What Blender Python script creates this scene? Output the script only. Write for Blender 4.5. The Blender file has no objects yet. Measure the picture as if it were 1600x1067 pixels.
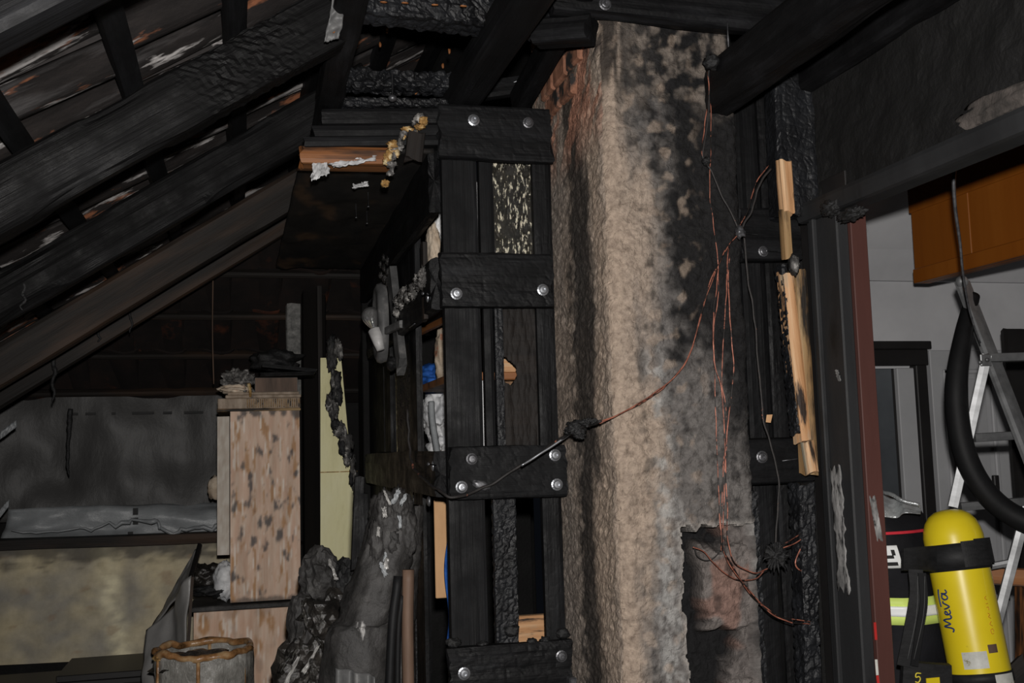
import bpy, bmesh, math, random
from mathutils import Vector, Matrix, noise
from mathutils.bvhtree import BVHTree
R_ = math.radians
scene = bpy.context.scene
COL = scene.collection

# ------------------------------------------------------------------ camera, world, flash
FPX = 1640.0
PSI, TH, RHO = R_(14.5), R_(5.9), R_(1.6)
CAM = Vector((0, 0, 1.6))
FW = Vector((math.sin(PSI) * math.cos(TH), math.cos(PSI) * math.cos(TH), math.sin(TH)))
R0 = Vector((math.cos(PSI), -math.sin(PSI), 0)); U0 = R0.cross(FW)
RT = math.cos(RHO) * R0 - math.sin(RHO) * U0
UP = math.cos(RHO) * U0 + math.sin(RHO) * R0
cd = bpy.data.cameras.new('camera'); cam = bpy.data.objects.new('camera', cd); COL.objects.link(cam)
cd.sensor_width = 36.0; cd.lens = 36.0 * FPX / 1600; cd.clip_start = 0.02
cam.matrix_world = Matrix(((RT.x, UP.x, -FW.x, CAM.x), (RT.y, UP.y, -FW.y, CAM.y), (RT.z, UP.z, -FW.z, CAM.z), (0, 0, 0, 1)))
scene.camera = cam
world = bpy.data.worlds.new('dark_attic'); scene.world = world; world.use_nodes = True
world.node_tree.nodes['Background'].inputs[0].default_value = (0.6, 0.72, 1.0, 1)
world.node_tree.nodes['Background'].inputs[1].default_value = 0.004
fl = bpy.data.lights.new('camera_flash', 'SPOT'); fl.energy = 330; fl.shadow_soft_size = 0.025
fl.spot_size = R_(100); fl.spot_blend = 0.75; fl.color = (1.0, 0.965, 0.93)
flo = bpy.data.objects.new('camera_flash', fl); COL.objects.link(flo)
flo.matrix_world = Matrix.Translation(CAM + UP * 0.13 + RT * 0.02) @ (FW + RT * 0.08).to_track_quat('-Z', 'Y').to_matrix().to_4x4()
vs = scene.view_settings
vs.view_transform = 'Standard'; vs.look = 'None'; vs.exposure = 0.0; vs.gamma = 1.0; vs.use_curve_mapping = False

def P(px, py, X=None, Y=None, Z=None, D=None):
    """the point of the room seen at a photograph pixel, on a known plane of the building"""
    d = FW + RT * ((px - 800) / FPX) - UP * ((py - 533.5) / FPX)
    if X is not None: t = X / d.x
    elif Y is not None: t = Y / d.y
    elif Z is not None: t = (Z - CAM.z) / d.z
    else: t = D
    return CAM + d * t

# ------------------------------------------------------------------ materials
def mk(name, cols, scale=6, stretch=(1, 1, 1), rough=.8, bump=.3, bscale=40, bstretch=None, patches=(), spec=.3,
       metal=0, voro=0, vscale=45, vstretch=(1, 1, 1), dist=.01, attr=None, trans=0, alpha=1, ior=1.45, rvar=0, coat=0):
    m = bpy.data.materials.new(name); m.use_nodes = True
    nt = m.node_tree; N = nt.nodes; L = nt.links; b = N['Principled BSDF']
    tc = N.new('ShaderNodeTexCoord'); oi = N.new('ShaderNodeObjectInfo')
    mul = N.new('ShaderNodeMath'); mul.operation = 'MULTIPLY'; mul.inputs[1].default_value = 31.7
    L.new(oi.outputs['Random'], mul.inputs[0])
    def nz(sc, st, det=6, off=0):
        mp = N.new('ShaderNodeVectorMath'); mp.operation = 'MULTIPLY_ADD'
        L.new(tc.outputs['Object'], mp.inputs[0]); mp.inputs[1].default_value = st
        ad = N.new('ShaderNodeMath'); ad.inputs[1].default_value = off; L.new(mul.outputs[0], ad.inputs[0])
        L.new(ad.outputs[0], mp.inputs[2])
        n = N.new('ShaderNodeTexNoise'); n.inputs['Scale'].default_value = sc; n.inputs['Detail'].default_value = det
        n.inputs['Roughness'].default_value = .62
        L.new(mp.outputs[0], n.inputs['Vector']); return n, mp
    n, mp = nz(scale, stretch)
    r = N.new('ShaderNodeValToRGB'); L.new(n.outputs['Fac'], r.inputs[0])
    el = r.color_ramp.elements
    while len(el) < len(cols): el.new(.5)
    for e, (p, c) in zip(el, cols): e.position = p; e.color = (*c, 1)
    col = r.outputs[0]
    if attr:
        at = N.new('ShaderNodeAttribute'); at.attribute_name = attr
        mx = N.new('ShaderNodeMix'); mx.data_type = 'RGBA'; mx.blend_type = 'MULTIPLY'; mx.inputs[0].default_value = 1
        L.new(at.outputs['Color'], mx.inputs[6]); L.new(col, mx.inputs[7]); col = mx.outputs[2]
    for k, (c, sc, lo, hi, st) in enumerate(patches):
        pn, _ = nz(sc, st, 5, 7.3 * (k + 1))
        mr = N.new('ShaderNodeMapRange'); mr.inputs[1].default_value = lo; mr.inputs[2].default_value = hi
        L.new(pn.outputs['Fac'], mr.inputs[0])
        mx = N.new('ShaderNodeMix'); mx.data_type = 'RGBA'
        L.new(mr.outputs[0], mx.inputs[0]); L.new(col, mx.inputs[6]); mx.inputs[7].default_value = (*c, 1); col = mx.outputs[2]
    L.new(col, b.inputs['Base Color'])
    b.inputs['Roughness'].default_value = rough; b.inputs['Specular IOR Level'].default_value = spec
    b.inputs['Metallic'].default_value = metal; b.inputs['Transmission Weight'].default_value = trans
    b.inputs['IOR'].default_value = ior; b.inputs['Alpha'].default_value = alpha; b.inputs['Coat Weight'].default_value = coat
    if rvar:
        rn, _ = nz(12, (1, 1, 1), 4, 3.1); mr = N.new('ShaderNodeMapRange')
        mr.inputs[1].default_value = .35; mr.inputs[2].default_value = .65
        mr.inputs[3].default_value = rough - rvar; mr.inputs[4].default_value = rough + rvar
        L.new(rn.outputs['Fac'], mr.inputs[0]); L.new(mr.outputs[0], b.inputs['Roughness'])
    if bump or voro:
        bn, bmp = nz(bscale, bstretch or stretch, 7, 1.7)
        h = bn.outputs['Fac']
        if voro:
            _, vm = nz(1, vstretch, 1, .4)
            v = N.new('ShaderNodeTexVoronoi'); v.feature = 'DISTANCE_TO_EDGE'; v.inputs['Scale'].default_value = vscale
            L.new(vm.outputs[0], v.inputs['Vector'])
            mr = N.new('ShaderNodeMapRange'); mr.inputs[2].default_value = .22; mr.inputs[4].default_value = voro
            L.new(v.outputs['Distance'], mr.inputs[0])
            ad = N.new('ShaderNodeMath'); L.new(h, ad.inputs[0]); L.new(mr.outputs[0], ad.inputs[1]); h = ad.outputs[0]
        bp = N.new('ShaderNodeBump'); bp.inputs['Strength'].default_value = bump; bp.inputs['Distance'].default_value = dist
        L.new(h, bp.inputs['Height']); L.new(bp.outputs[0], b.inputs['Normal'])
    return m

G = (1, 1, 1)
K = lambda v, t=0: (v * (1 + t), v, v * (1 - t))
M = {}
M['char'] = mk('charred_wood', [(.3, (.0028, .0028, .003)), (.55, (.006, .006, .0066)), (.8, (.018, .0185, .0205))], 7, (.5, 3, 3), .56, .5, 30,
               (.22, 3, 3), voro=.12, vscale=46, vstretch=(.7, 1, 1), spec=.18, dist=.005, rvar=.14)
M['char_fine'] = mk('charred_plank_smooth', [(.3, (.0035, .0035, .0038)), (.55, (.0066, .0067, .0074)), (.8, (.017, .0175, .0195))], 5, (.35, 4, 4), .6, .5, 40, (.12, 3, 3),
                    spec=.17, dist=.004, rvar=.12)
M['char_gator'] = mk('alligator_char', [(.3, (.004, .004, .0045)), (.7, (.015, .016, .0185))], 9, G, .46, .6, 60, G, voro=.35, vscale=44, spec=.34, dist=.006, rvar=.1)
M['char_brown'] = mk('half_charred_brown_wood', [(.3, (.007, .0062, .006)), (.6, (.016, .0125, .0105)), (.85, (.06, .034, .02))], 5, (.3, 3, 3), .7, .5, 30,
                     (.2, 3, 3), spec=.3, dist=.004)
M['rafter'] = mk('sooty_rafter_wood', [(.28, (.0022, .0022, .0022)), (.55, (.0045, .0044, .0046)), (.82, (.017, .017, .018))], 4, (.3, 2.5, 2.5), .6, .6, 30,
                 (.12, 2.6, 2.6), spec=.14, dist=.007, rvar=.16)
M['rafter_warm'] = mk('scorched_rafter_wood', [(.3, (.009, .0085, .0082)), (.52, (.015, .0122, .0104)), (.8, (.075, .042, .025))], 3, (.25, 2, 2), .65, .5, 30,
                      (.12, 2.6, 2.6), spec=.3, dist=.004)
M['wood_raw'] = mk('exposed_pale_wood', [(.25, (.30, .13, .045)), (.5, (.50, .28, .14)), (.75, (.66, .47, .29))], 14, (.16, 3, 3), .6, .5, 60, (.1, 3, 3),
                   [((.30, .27, .2), 9, .52, .66, (.4, 2, 2)), ((.03, .02, .015), 16, .56, .64, (.28, 2, 2))], .3, dist=.003)
M['wood_raw_dark'] = mk('exposed_ochre_wood', [(.25, (.12, .06, .02)), (.5, (.29, .18, .085)), (.8, (.42, .32, .17))], 14, (.16, 3, 3), .6, .5, 60, (.1, 3, 3),
                        [((.02, .016, .013), 12, .48, .60, (.3, 2, 2))], .3, dist=.003)
M['wood_orange'] = mk('orange_pine', [(.25, (.10, .035, .011)), (.5, (.22, .085, .028)), (.8, (.36, .16, .06))], 3, (.25, 3, 3), .5, .25, 30, (.1, 3, 3),
                     [((.02, .013, .01), 5, .54, .64, (.3, 3, 3))], spec=.35, dist=.003)
M['orange_panel'] = mk('varnished_orange_panel', [(.25, (.17, .046, .006)), (.5, (.22, .066, .008)), (.8, (.27, .09, .013))], 2, (3, 3, .2), .4, .12, 24, (3, 3, .1), spec=.35, dist=.002)
M['tile'] = mk('sooty_roof_tile', [(.25, (.008, .0072, .0072)), (.5, (.018, .0155, .015)), (.75, (.034, .028, .026))], 9, (.6, 1.6, 1), .75, .4, 40, G,
               [((.11, .105, .105), 4, .53, .70, (.35, 2, 1)), ((.28, .11, .055), 6, .58, .64, (.6, 1.6, 1)), ((.46, .44, .43), 8, .575, .635, (.45, 1.8, 1))], .3, dist=.006)
M['tile_red'] = mk('red_roof_tile', [(.25, (.007, .006, .006)), (.5, (.013, .0105, .0098)), (.8, (.026, .016, .013))], 5, G, .8, .3, 30, G,
                   [((.10, .032, .016), 3.5, .60, .74, G)], .25, dist=.004)
M['plaster'] = mk('sooty_render', [(.25, (.5, .48, .47)), (.5, (.95, .95, .95)), (.78, (1.4, 1.4, 1.4))], 60, G, .88, .8, 130, G, spec=.22, dist=.009, attr='Col')
M['vcol'] = mk('stained_surface', [(.3, (.8, .8, .8)), (.7, (1.15, 1.15, 1.15))], 14, G, .75, .3, 40, G, spec=.3, dist=.003, attr='Col')
M['vcol_wood'] = mk('stained_wood_veneer', [(.3, (.78, .74, .7)), (.7, (1.12, 1.12, 1.12))], 6, (5, 5, .5), .55, .25, 30, (4, 4, .3), spec=.35, dist=.002, attr='Col')
M['brick'] = mk('scorched_brick', [(.3, (.12, .055, .035)), (.55, (.34, .16, .10)), (.8, (.48, .30, .21))], 12, G, .85, .5, 60, G,
                [((.03, .027, .026), 9, .5, .6, G)], .2, dist=.004)
M['steel'] = mk('zinc_steel', [(.3, (.30, .31, .33)), (.7, (.62, .64, .68))], 30, G, .33, .2, 60, G, spec=.5, metal=.85, dist=.001)
M['steel_dark'] = mk('sooty_steel', [(.3, (.05, .05, .055)), (.7, (.2, .2, .21))], 60, G, .42, .3, 80, G, spec=.5, metal=.7, dist=.001)
M['copper'] = mk('bare_copper', [(.3, (.10, .03, .02)), (.55, (.36, .13, .085)), (.8, (.6, .26, .18))], 40, G, .42, 0, spec=.5, metal=.3,
                 patches=[((.015, .012, .011), 22, .50, .56, G)])
M['copper_burnt'] = mk('burnt_copper_cable', [(.3, (.014, .013, .013)), (.6, (.03, .027, .026)), (.8, (.05, .04, .035))], 40, G, .6, .4, 120, G, spec=.4, dist=.002,
                       patches=[((.42, .16, .10), 20, .60, .66, G)])
M['soot'] = mk('crusted_soot', [(.3, (.006, .006, .006)), (.7, (.022, .022, .023))], 30, G, .6, .8, 90, G, spec=.4, dist=.005)
M['ash'] = mk('ash_crust', [(.3, (.02, .019, .018)), (.52, (.11, .105, .10)), (.72, (.55, .53, .5))], 42, G, .7, .8, 90, G, spec=.3, dist=.005)
M['ochre_crust'] = mk('scorched_foam_crust', [(.3, (.03, .02, .012)), (.5, (.34, .19, .06)), (.7, (.72, .62, .38))], 36, G, .7, .7, 90, G, spec=.3, dist=.004)
M['foil'] = mk('white_torn_foil', [(.3, (.30, .30, .30)), (.6, (.66, .66, .67)), (.8, (.8, .8, .82))], 14, G, .45, .6, 45, G, spec=.4, dist=.005,
               patches=[((.03, .028, .025), 16, .60, .67, G)])
M['sheet'] = mk('grey_vapour_sheet', [(.3, (.042, .041, .040)), (.7, (.066, .065, .064))], 3, G, .5, .35, 9, (1, 1, .5), spec=.4, dist=.02)
M['sheet_light'] = mk('pale_sheet_fold', [(.3, (.16, .17, .178)), (.7, (.31, .325, .335))], 5, G, .38, .4, 14, (1, 1, 2), spec=.5, dist=.01)
M['panel_lean'] = mk('grey_film_panel', [(.3, (.15, .145, .14)), (.7, (.24, .235, .23))], 4, G, .38, .3, 10, G, spec=.45, dist=.01)
M['black_gloss'] = mk('melted_black_plastic', [(.3, (.008, .0075, .007)), (.6, (.026, .023, .02)), (.85, (.09, .08, .07))], 16, G, .2, .8, 26, G, spec=.7, dist=.012)
M['shard'] = mk('glossy_grey_shard', [(.3, (.10, .095, .09)), (.7, (.5, .49, .47))], 24, G, .2, .6, 40, G, spec=.6, dist=.004)
M['rag'] = mk('soot_caked_fabric', [(.3, (.012, .0115, .011)), (.55, (.035, .033, .032)), (.8, (.09, .087, .083))], 12, G, .6, .8, 32, G, spec=.45, dist=.008,
              patches=[((.42, .41, .4), 9, .68, .73, (1, 1, .5))])
M['brown_stick'] = mk('sooty_brown_stick', [(.3, (.05, .032, .022)), (.7, (.16, .10, .07))], 6, (3, 3, .4), .6, .3, 30, (3, 3, .3), spec=.3, dist=.003)
M['foam'] = mk('yellow_foam_board', [(.25, (.55, .50, .26)), (.5, (.80, .76, .46)), (.8, (.88, .85, .60))], 4, (1, 1, .5), .75, .3, 40, G, spec=.2, dist=.003,
               patches=[((.22, .07, .015), 6, .71, .74, G), ((.10, .10, .08), 3, .60, .8, (1, 1, .4))])
M['ochre_wool'] = mk('ochre_mineral_wool', [(.3, (.04, .032, .02)), (.5, (.20, .17, .10)), (.8, (.5, .44, .30))], 60, (1, 1, .4), .9, .8, 110, (1, 1, .4), spec=.2, dist=.006)
M['glass_char'] = mk('tar_panel_painted_glints', [(.3, (.008, .0075, .006)), (.55, (.018, .016, .012)), (.76, (.05, .042, .026))], 30, (.4, 2, 1), .18, 1.0, 70, (.5, 1.6, 1), spec=.9, dist=.012,
                     patches=[((.78, .72, .56), 120, .565, .62, (.35, 1.2, 1))])  # bright specks paint the tar's glints into the base colour
M['blue'] = mk('blue_cloth', [(.3, (.01, .05, .22)), (.7, (.03, .14, .5))], 20, G, .7, .4, 40, G, spec=.2, dist=.005)
M['white_bag'] = mk('white_plastic', [(.3, (.42, .43, .45)), (.7, (.8, .8, .8))], 9, G, .4, .6, 24, G, spec=.45, dist=.01,
                    patches=[((.10, .085, .07), 14, .62, .70, G)])
M['cream_paper'] = mk('crumpled_paper', [(.3, (.30, .22, .15)), (.7, (.70, .60, .48))], 12, G, .7, .6, 26, G, spec=.2, dist=.008,
                      patches=[((.03, .15, .45), 12, .67, .70, G), ((.45, .14, .07), 10, .6, .66, G)])
M['cardboard'] = mk('brown_cardboard', [(.3, (.40, .22, .11)), (.7, (.62, .38, .20))], 8, (1, 1, .3), .8, .2, 30, G, spec=.2, dist=.002)
M['basket_body'] = mk('clouded_plastic_bag', [(.3, (.13, .125, .11)), (.55, (.30, .29, .265)), (.75, (.6, .59, .56))], 12, G, .2, .8, 30, (1, 1, .5), spec=.7, dist=.015, alpha=.9)
M['basket_rim'] = mk('melted_amber_plastic', [(.3, (.05, .025, .01)), (.5, (.30, .15, .06)), (.8, (.55, .42, .24))], 16, G, .25, .5, 34, G, spec=.6, dist=.006)
M['jamb'] = mk('sooty_painted_casing', [(.3, (.013, .0133, .0142)), (.7, (.025, .0256, .027))], 3, (2, 2, .4), .55, .25, 60, G,
               [((.006, .006, .006), 4, .6, .72, (1, 1, .4))], .35, dist=.002)
M['jamb_red'] = mk('red_brown_paint', [(.3, (.055, .022, .018)), (.7, (.085, .034, .028))], 3, (2, 2, .3), .5, .15, 40, G,
                   [((.4, .38, .37), 30, .74, .77, G)], .35, dist=.002)
M['scratch'] = mk('scraped_white_streak', [(.3, (.06, .06, .06)), (.55, (.24, .235, .23)), (.8, (.5, .49, .48))], 60, (1, 1, .3), .8, .4, 80, G, spec=.2, dist=.002,
                  patches=[((.02, .02, .021), 55, .52, .62, (1, 1, .35))])
M['red_tape'] = mk('red_tape', [(.3, (.35, .02, .02)), (.7, (.45, .03, .025))], 9, G, .5, 0)
M['wall_soot'] = mk('soot_black_render', [(.3, (.0032, .0031, .0031)), (.6, (.0064, .0062, .0062)), (.85, (.016, .0152, .0148))], 8, G, .8, .8, 70, G, spec=.35, dist=.006)
M['white_wall'] = mk('smoky_white_wall', [(.3, (.40, .40, .412)), (.7, (.52, .52, .532))], 2.5, G, .85, .1, 40, G,
                     [((.13, .13, .135), 3, .6, .85, G)], .2, dist=.002)
M['white_paint'] = mk('grey_white_door_paint', [(.3, (.32, .323, .333)), (.7, (.40, .403, .413))], 3, G, .5, .08, 40, G, spec=.35, dist=.001)
M['door_glass'] = mk('smoky_door_leaf', [(.3, (.05, .056, .063)), (.7, (.11, .12, .13))], 2, G, .35, .05, 20, G, spec=.5, dist=.001)
M['black_paint'] = mk('black_paint', [(.3, (.010, .009, .009)), (.7, (.017, .016, .016))], 6, G, .45, .1, 30, G, spec=.45, dist=.002)
M['alu'] = mk('scuffed_aluminium', [(.3, (.18, .183, .187)), (.7, (.38, .387, .394))], 16, (1, 1, .3), .5, .15, 50, G, spec=.5, metal=.7, dist=.001)
M['alu_dark'] = mk('dull_aluminium_rung', [(.3, (.07, .072, .075)), (.7, (.15, .152, .155))], 16, G, .5, .15, 50, G, spec=.5, metal=.5, dist=.001)
M['rubber'] = mk('black_rubber', [(.3, (.005, .005, .0055)), (.7, (.009, .009, .0095))], 12, G, .6, .2, 70, G, spec=.2, dist=.002)
M['yellow'] = mk('yellow_cylinder_paint', [(.3, (.66, .50, .012)), (.7, (.76, .60, .02))], 4, G, .34, .05, 40, G,
                 [((.16, .12, .02), 13, .67, .78, G)], .45, dist=.001, coat=.3)
M['ink_blue'] = mk('dark_blue_lettering', [(.3, (.015, .03, .12)), (.7, (.03, .05, .17))], 20, G, .5, 0)
M['ink_red'] = mk('faded_red_lettering', [(.3, (.55, .22, .02)), (.7, (.5, .16, .02))], 20, G, .5, 0)
M['ink_yellow'] = mk('yellow_lettering', [(.3, (.6, .5, .05)), (.7, (.7, .58, .06))], 20, G, .5, 0)
M['sticker'] = mk('worn_white_sticker', [(.3, (.42, .42, .38)), (.7, (.62, .62, .58))], 20, G, .4, .1, 40, G, patches=[((.2, .17, .06), 24, .6, .66, G)])
M['strap'] = mk('black_webbing', [(.3, (.009, .009, .0095)), (.7, (.019, .019, .02))], 30, (1, 1, 3), .6, .4, 160, G, spec=.3, dist=.001)
M['jacket'] = mk('black_jacket_fabric', [(.3, (.008, .008, .010)), (.7, (.016, .016, .019))], 8, G, .8, .4, 60, G, spec=.2, dist=.004)
M['skin'] = mk('skin', [(.3, (.5, .3, .22)), (.7, (.56, .35, .26))], 8, G, .5, .1, 40, G)
M['lime'] = mk('lime_fluorescent_tape', [(.3, (.62, .78, .16)), (.7, (.7, .85, .22))], 10, G, .5, .1, 90, G, spec=.3, dist=.001)
M['silver'] = mk('silver_reflective_tape', [(.3, (.86, .88, .88)), (.7, (.93, .94, .94))], 60, G, .4, .1, 120, G, spec=.7, dist=.001)  # near-white base colour stands in for the tape's retroreflected flash
M['silver_hood'] = mk('aluminised_neck_cloth', [(.3, (.22, .23, .24)), (.6, (.5, .52, .52)), (.8, (.8, .82, .8))], 16, G, .25, .6, 24, G, spec=.6, metal=.5, dist=.01)
M['helmet'] = mk('dark_helmet_shell', [(.3, (.012, .012, .012)), (.7, (.02, .02, .02))], 10, G, .35, 0, spec=.5)
M['red_pipe'] = mk('red_piping', [(.3, (.55, .02, .04)), (.7, (.7, .05, .07))], 10, G, .5, 0)
M['porcelain'] = mk('sooty_porcelain', [(.3, (.34, .335, .33)), (.7, (.62, .61, .6))], 20, G, .4, .1, 60, G, spec=.4, dist=.001)
M['grey_plastic'] = mk('scorched_grey_plastic', [(.3, (.05, .05, .05)), (.55, (.10, .10, .10)), (.8, (.26, .25, .24))], 14, G, .5, .3, 50, G, spec=.35, dist=.002)
M['bulb_glass'] = mk('clear_bulb_glass', [(.3, (.95, .95, .95)), (.7, (1, 1, 1))], 3, G, .08, 0, spec=.6, trans=.93, ior=1.25)
M['bare_plaster'] = mk('sooty_bare_plaster', [(.3, (.02, .019, .018)), (.5, (.06, .052, .047)), (.75, (.13, .11, .10))], 14, G, .9, .5, 60, G)
M['void_wood'] = mk('blackened_brown_wood', [(.3, (.0025, .0022, .002)), (.7, (.006, .0048, .004)), (.85, (.02, .010, .006))], 4, (.3, 3, 3), .8, .4, 30, (.2, 3, 3), spec=.12, dist=.003)
M['pale_wood'] = mk('pale_dirty_wood', [(.3, (.17, .125, .085)), (.6, (.34, .265, .20)), (.8, (.42, .36, .29))], 10, (3, 1, 1), .6, .3, 40, G, spec=.3, dist=.002,
                     patches=[((.05, .045, .04), 14, .6, .7, G)])
M['pier'] = mk('rough_grey_plaster', [(.3, (.07, .07, .068)), (.55, (.17, .168, .16)), (.8, (.28, .275, .265))], 40, G, .9, .6, 80, G, spec=.2, dist=.005)
M['floor'] = mk('ash_covered_floor', [(.3, (.02, .019, .018)), (.7, (.06, .057, .054))], 8, G, .9, .6, 40, G)
M['ink_dark'] = mk('faint_dark_print', [(.3, (.02, .02, .02)), (.7, (.03, .03, .03))], 20, G, .7, 0)

# ------------------------------------------------------------------ helpers
def link(name, me, mat=None, parent=None, mw=None):
    o = bpy.data.objects.new(name, me); COL.objects.link(o)
    if mat is not None and me is not None and not me.materials: me.materials.append(M[mat] if isinstance(mat, str) else mat)
    if parent is not None: o.parent = parent
    if mw is not None: o.matrix_local = mw
    return o
def tag(o, label, cat, group=None):
    o['label'] = label; o['category'] = cat
    if group: o['group'] = group
    return o
def thing(name, label, cat, loc=(0, 0, 0), group=None):
    o = bpy.data.objects.new(name, None); COL.objects.link(o); o.location = loc; o.empty_display_size = .05
    return tag(o, label, cat, group)
def struct(o): o['kind'] = 'structure'; return o
def rel(parent, mw):
    """matrix of a child for a wanted room matrix"""
    return mw if parent is None else rel_world(parent).inverted() @ mw
def rel_world(o):
    m = o.matrix_basis.copy()
    return rel_world(o.parent) @ m if o.parent is not None else m
def frame(a, b, up=(0, 0, 1)):
    x = (b - a).normalized(); u = Vector(up)
    y = u.cross(x)
    if y.length < 1e-4: y = Vector((0, 1, 0)).cross(x)
    y.normalize(); z = x.cross(y)
    return Matrix(((x.x, y.x, z.x, a.x), (x.y, y.y, z.y, a.y), (x.z, y.z, z.z, a.z), (0, 0, 0, 1)))
def fbm(v, o=3):
    s = 0; a = 1
    for _ in range(o): s += a * noise.noise(v); v = v * 2.03 + Vector((3.1, 1.7, 5.3)); a *= .5
    return s
SEED = [0]
def timber_mesh(L, w, h, step=.012, amp=.003, gator=0, cell=.025, wane=.0, ends=.006, grange=None):
    """board or beam, length along local x, eaten by fire: bevelled, noisy, cracked into char scales"""
    SEED[0] += 1; s = Vector((SEED[0] * 3.17, SEED[0] * 1.31, 0))
    nx = max(2, min(400, int(L / step))); ny = max(2, int(w / step)); nz = max(2, int(h / step))
    bv = min(w, h) * .06
    ring = []
    for i in range(ny): ring.append((-w / 2 + w * i / ny, -h / 2, 0, -1))
    for i in range(nz): ring.append((w / 2, -h / 2 + h * i / nz, 1, 0))
    for i in range(ny): ring.append((w / 2 - w * i / ny, h / 2, 0, 1))
    for i in range(nz): ring.append((-w / 2, h / 2 - h * i / nz, -1, 0))
    n = len(ring); vs_ = []; fs = []
    for ix in range(nx + 1):
        x = L * ix / nx
        for (y, z, a, b) in ring:
            cy = 1 - 2 * bv / w if abs(abs(z) - h / 2) < 1e-6 and abs(abs(y) - w / 2) < 1e-6 else 1
            p = Vector((x, y * cy, z * (1 - 2 * bv / h if cy != 1 else 1)))
            q = p * 1.0
            dsp = amp * fbm(Vector((q.x * 1.3, q.y * 22, q.z * 22)) + s, 3)
            if wane: dsp -= wane * max(0, noise.noise(Vector((q.x * 5, y * 8, z * 8)) + s * 2)) * (2.2 if min(w / 2 - abs(y), h / 2 - abs(z)) < 1e-6 and max(w / 2 - abs(y), h / 2 - abs(z)) < .02 else .25)
            if gator:
                d, _ = noise.voronoi(Vector((q.x / cell * .8, q.y / cell, q.z / cell)) + s)
                gk = 1 if grange is None else sst(grange[0] - .15, grange[0], q.x) * (1 - sst(grange[1], grange[1] + .15, q.x))
                dsp -= gk * gator * (1 - min(1, (d[1] - d[0]) * 3.0))
            nn = Vector((0, a, b)); nn2 = Vector((0, y / w, z / h)).normalized() * .5 + nn
            p += nn2.normalized() * dsp
            if ix in (0, nx): p.x += ends * fbm(Vector((y * 30, z * 30, ix)) + s, 2) * 2
            vs_.append(p)
    for ix in range(nx):
        for j in range(n):
            a = ix * n + j; b = ix * n + (j + 1) % n
            fs.append((a, b, b + n, a + n))
    c0 = len(vs_); vs_.append(Vector((0, 0, 0))); vs_.append(Vector((L, 0, 0)))
    for j in range(n):
        fs.append((c0, (j + 1) % n, j)); e = nx * n
        fs.append((c0 + 1, e + j, e + (j + 1) % n))
    me = bpy.data.meshes.new('timber'); me.from_pydata(vs_, [], fs); me.update()
    return me
def timber(name, a, b, w, h, mat, parent=None, up=(0, 0, 1), **k):
    """w across (horizontal side), h along up"""
    a = Vector(a); b = Vector(b)
    return link(name, timber_mesh((b - a).length, w, h, **k), mat, parent, rel(parent, frame(a, b, up)))
def mesh_obj(name, vs_, fs, mat, parent=None, smooth=False, cols=None, origin=None):
    vs_ = [Vector(v) for v in vs_]
    if parent is None:
        if origin is None:
            o0 = Vector((sum(v.x for v in vs_) / len(vs_), sum(v.y for v in vs_) / len(vs_), min(v.z for v in vs_)))
        else: o0 = Vector(origin)
        mw = Matrix.Translation(o0)
    else:
        o0 = None; mw = None
        inv = rel_world(parent).inverted()
    vl = [v - o0 for v in vs_] if o0 is not None else [inv @ v for v in vs_]
    me = bpy.data.meshes.new(name); me.from_pydata(vl, [], fs); me.update()
    if smooth: me.polygons.foreach_set('use_smooth', [True] * len(me.polygons))
    if cols:
        ca = me.color_attributes.new('Col', 'FLOAT_COLOR', 'POINT')
        ca.data.foreach_set('color', [x for c in cols for x in (c[0], c[1], c[2], 1)])
    return link(name, me, mat, parent, mw)
def box(name, lo, hi, mat, parent=None, bev=.003):
    bm = bmesh.new(); lo = Vector(lo); hi = Vector(hi); c = (lo + hi) / 2; s = hi - lo
    bmesh.ops.create_cube(bm, size=1, matrix=Matrix.Translation(c) @ Matrix.Diagonal((*s, 1)))
    if bev: bmesh.ops.bevel(bm, geom=bm.edges[:], offset=min(bev, min(s) * .3), segments=1, affect='EDGES')
    vs_ = [v.co.copy() for v in bm.verts]; fs = [[v.index for v in f.verts] for f in bm.faces]; bm.free()
    return mesh_obj(name, vs_, fs, mat, parent)
def catmull(pts, sub=8):
    pts = [Vector(p) for p in pts]; q = [pts[0] * 2 - pts[1]] + pts + [pts[-1] * 2 - pts[-2]]; out = []
    for i in range(1, len(q) - 2):
        p0, p1, p2, p3 = q[i - 1:i + 3]
        for k in range(sub):
            t = k / sub
            out.append(.5 * ((2 * p1) + (p2 - p0) * t + (2 * p0 - 5 * p1 + 4 * p2 - p3) * t * t + (3 * p1 - p0 - 3 * p2 + p3) * t ** 3))
    out.append(pts[-1]); return out
def tube_data(pts, r, n=7):
    pts = [Vector(p) for p in pts]; vs_ = []; fs = []; N_ = len(pts)
    ref = Vector((.31, .77, .55)); prev = None
    for i, p in enumerate(pts):
        t = (pts[min(i + 1, N_ - 1)] - pts[max(i - 1, 0)])
        t = t.normalized() if t.length > 1e-9 else Vector((0, 0, 1))
        a = (prev if prev is not None else ref); a = a - t * a.dot(t)
        if a.length < 1e-3: a = Vector((1, 0, 0)) - t * t.x
        a.normalize(); prev = a; b = t.cross(a)
        rr = r(i / (N_ - 1)) if callable(r) else r
        for k in range(n):
            an = 2 * math.pi * k / n; vs_.append(p + a * (rr * math.cos(an)) + b * (rr * math.sin(an)))
    for i in range(N_ - 1):
        for k in range(n):
            fs.append((i * n + k, i * n + (k + 1) % n, (i + 1) * n + (k + 1) % n, (i + 1) * n + k))
    fs.append(tuple(range(n - 1, -1, -1))); fs.append(tuple((N_ - 1) * n + k for k in range(n)))
    return vs_, fs
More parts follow.
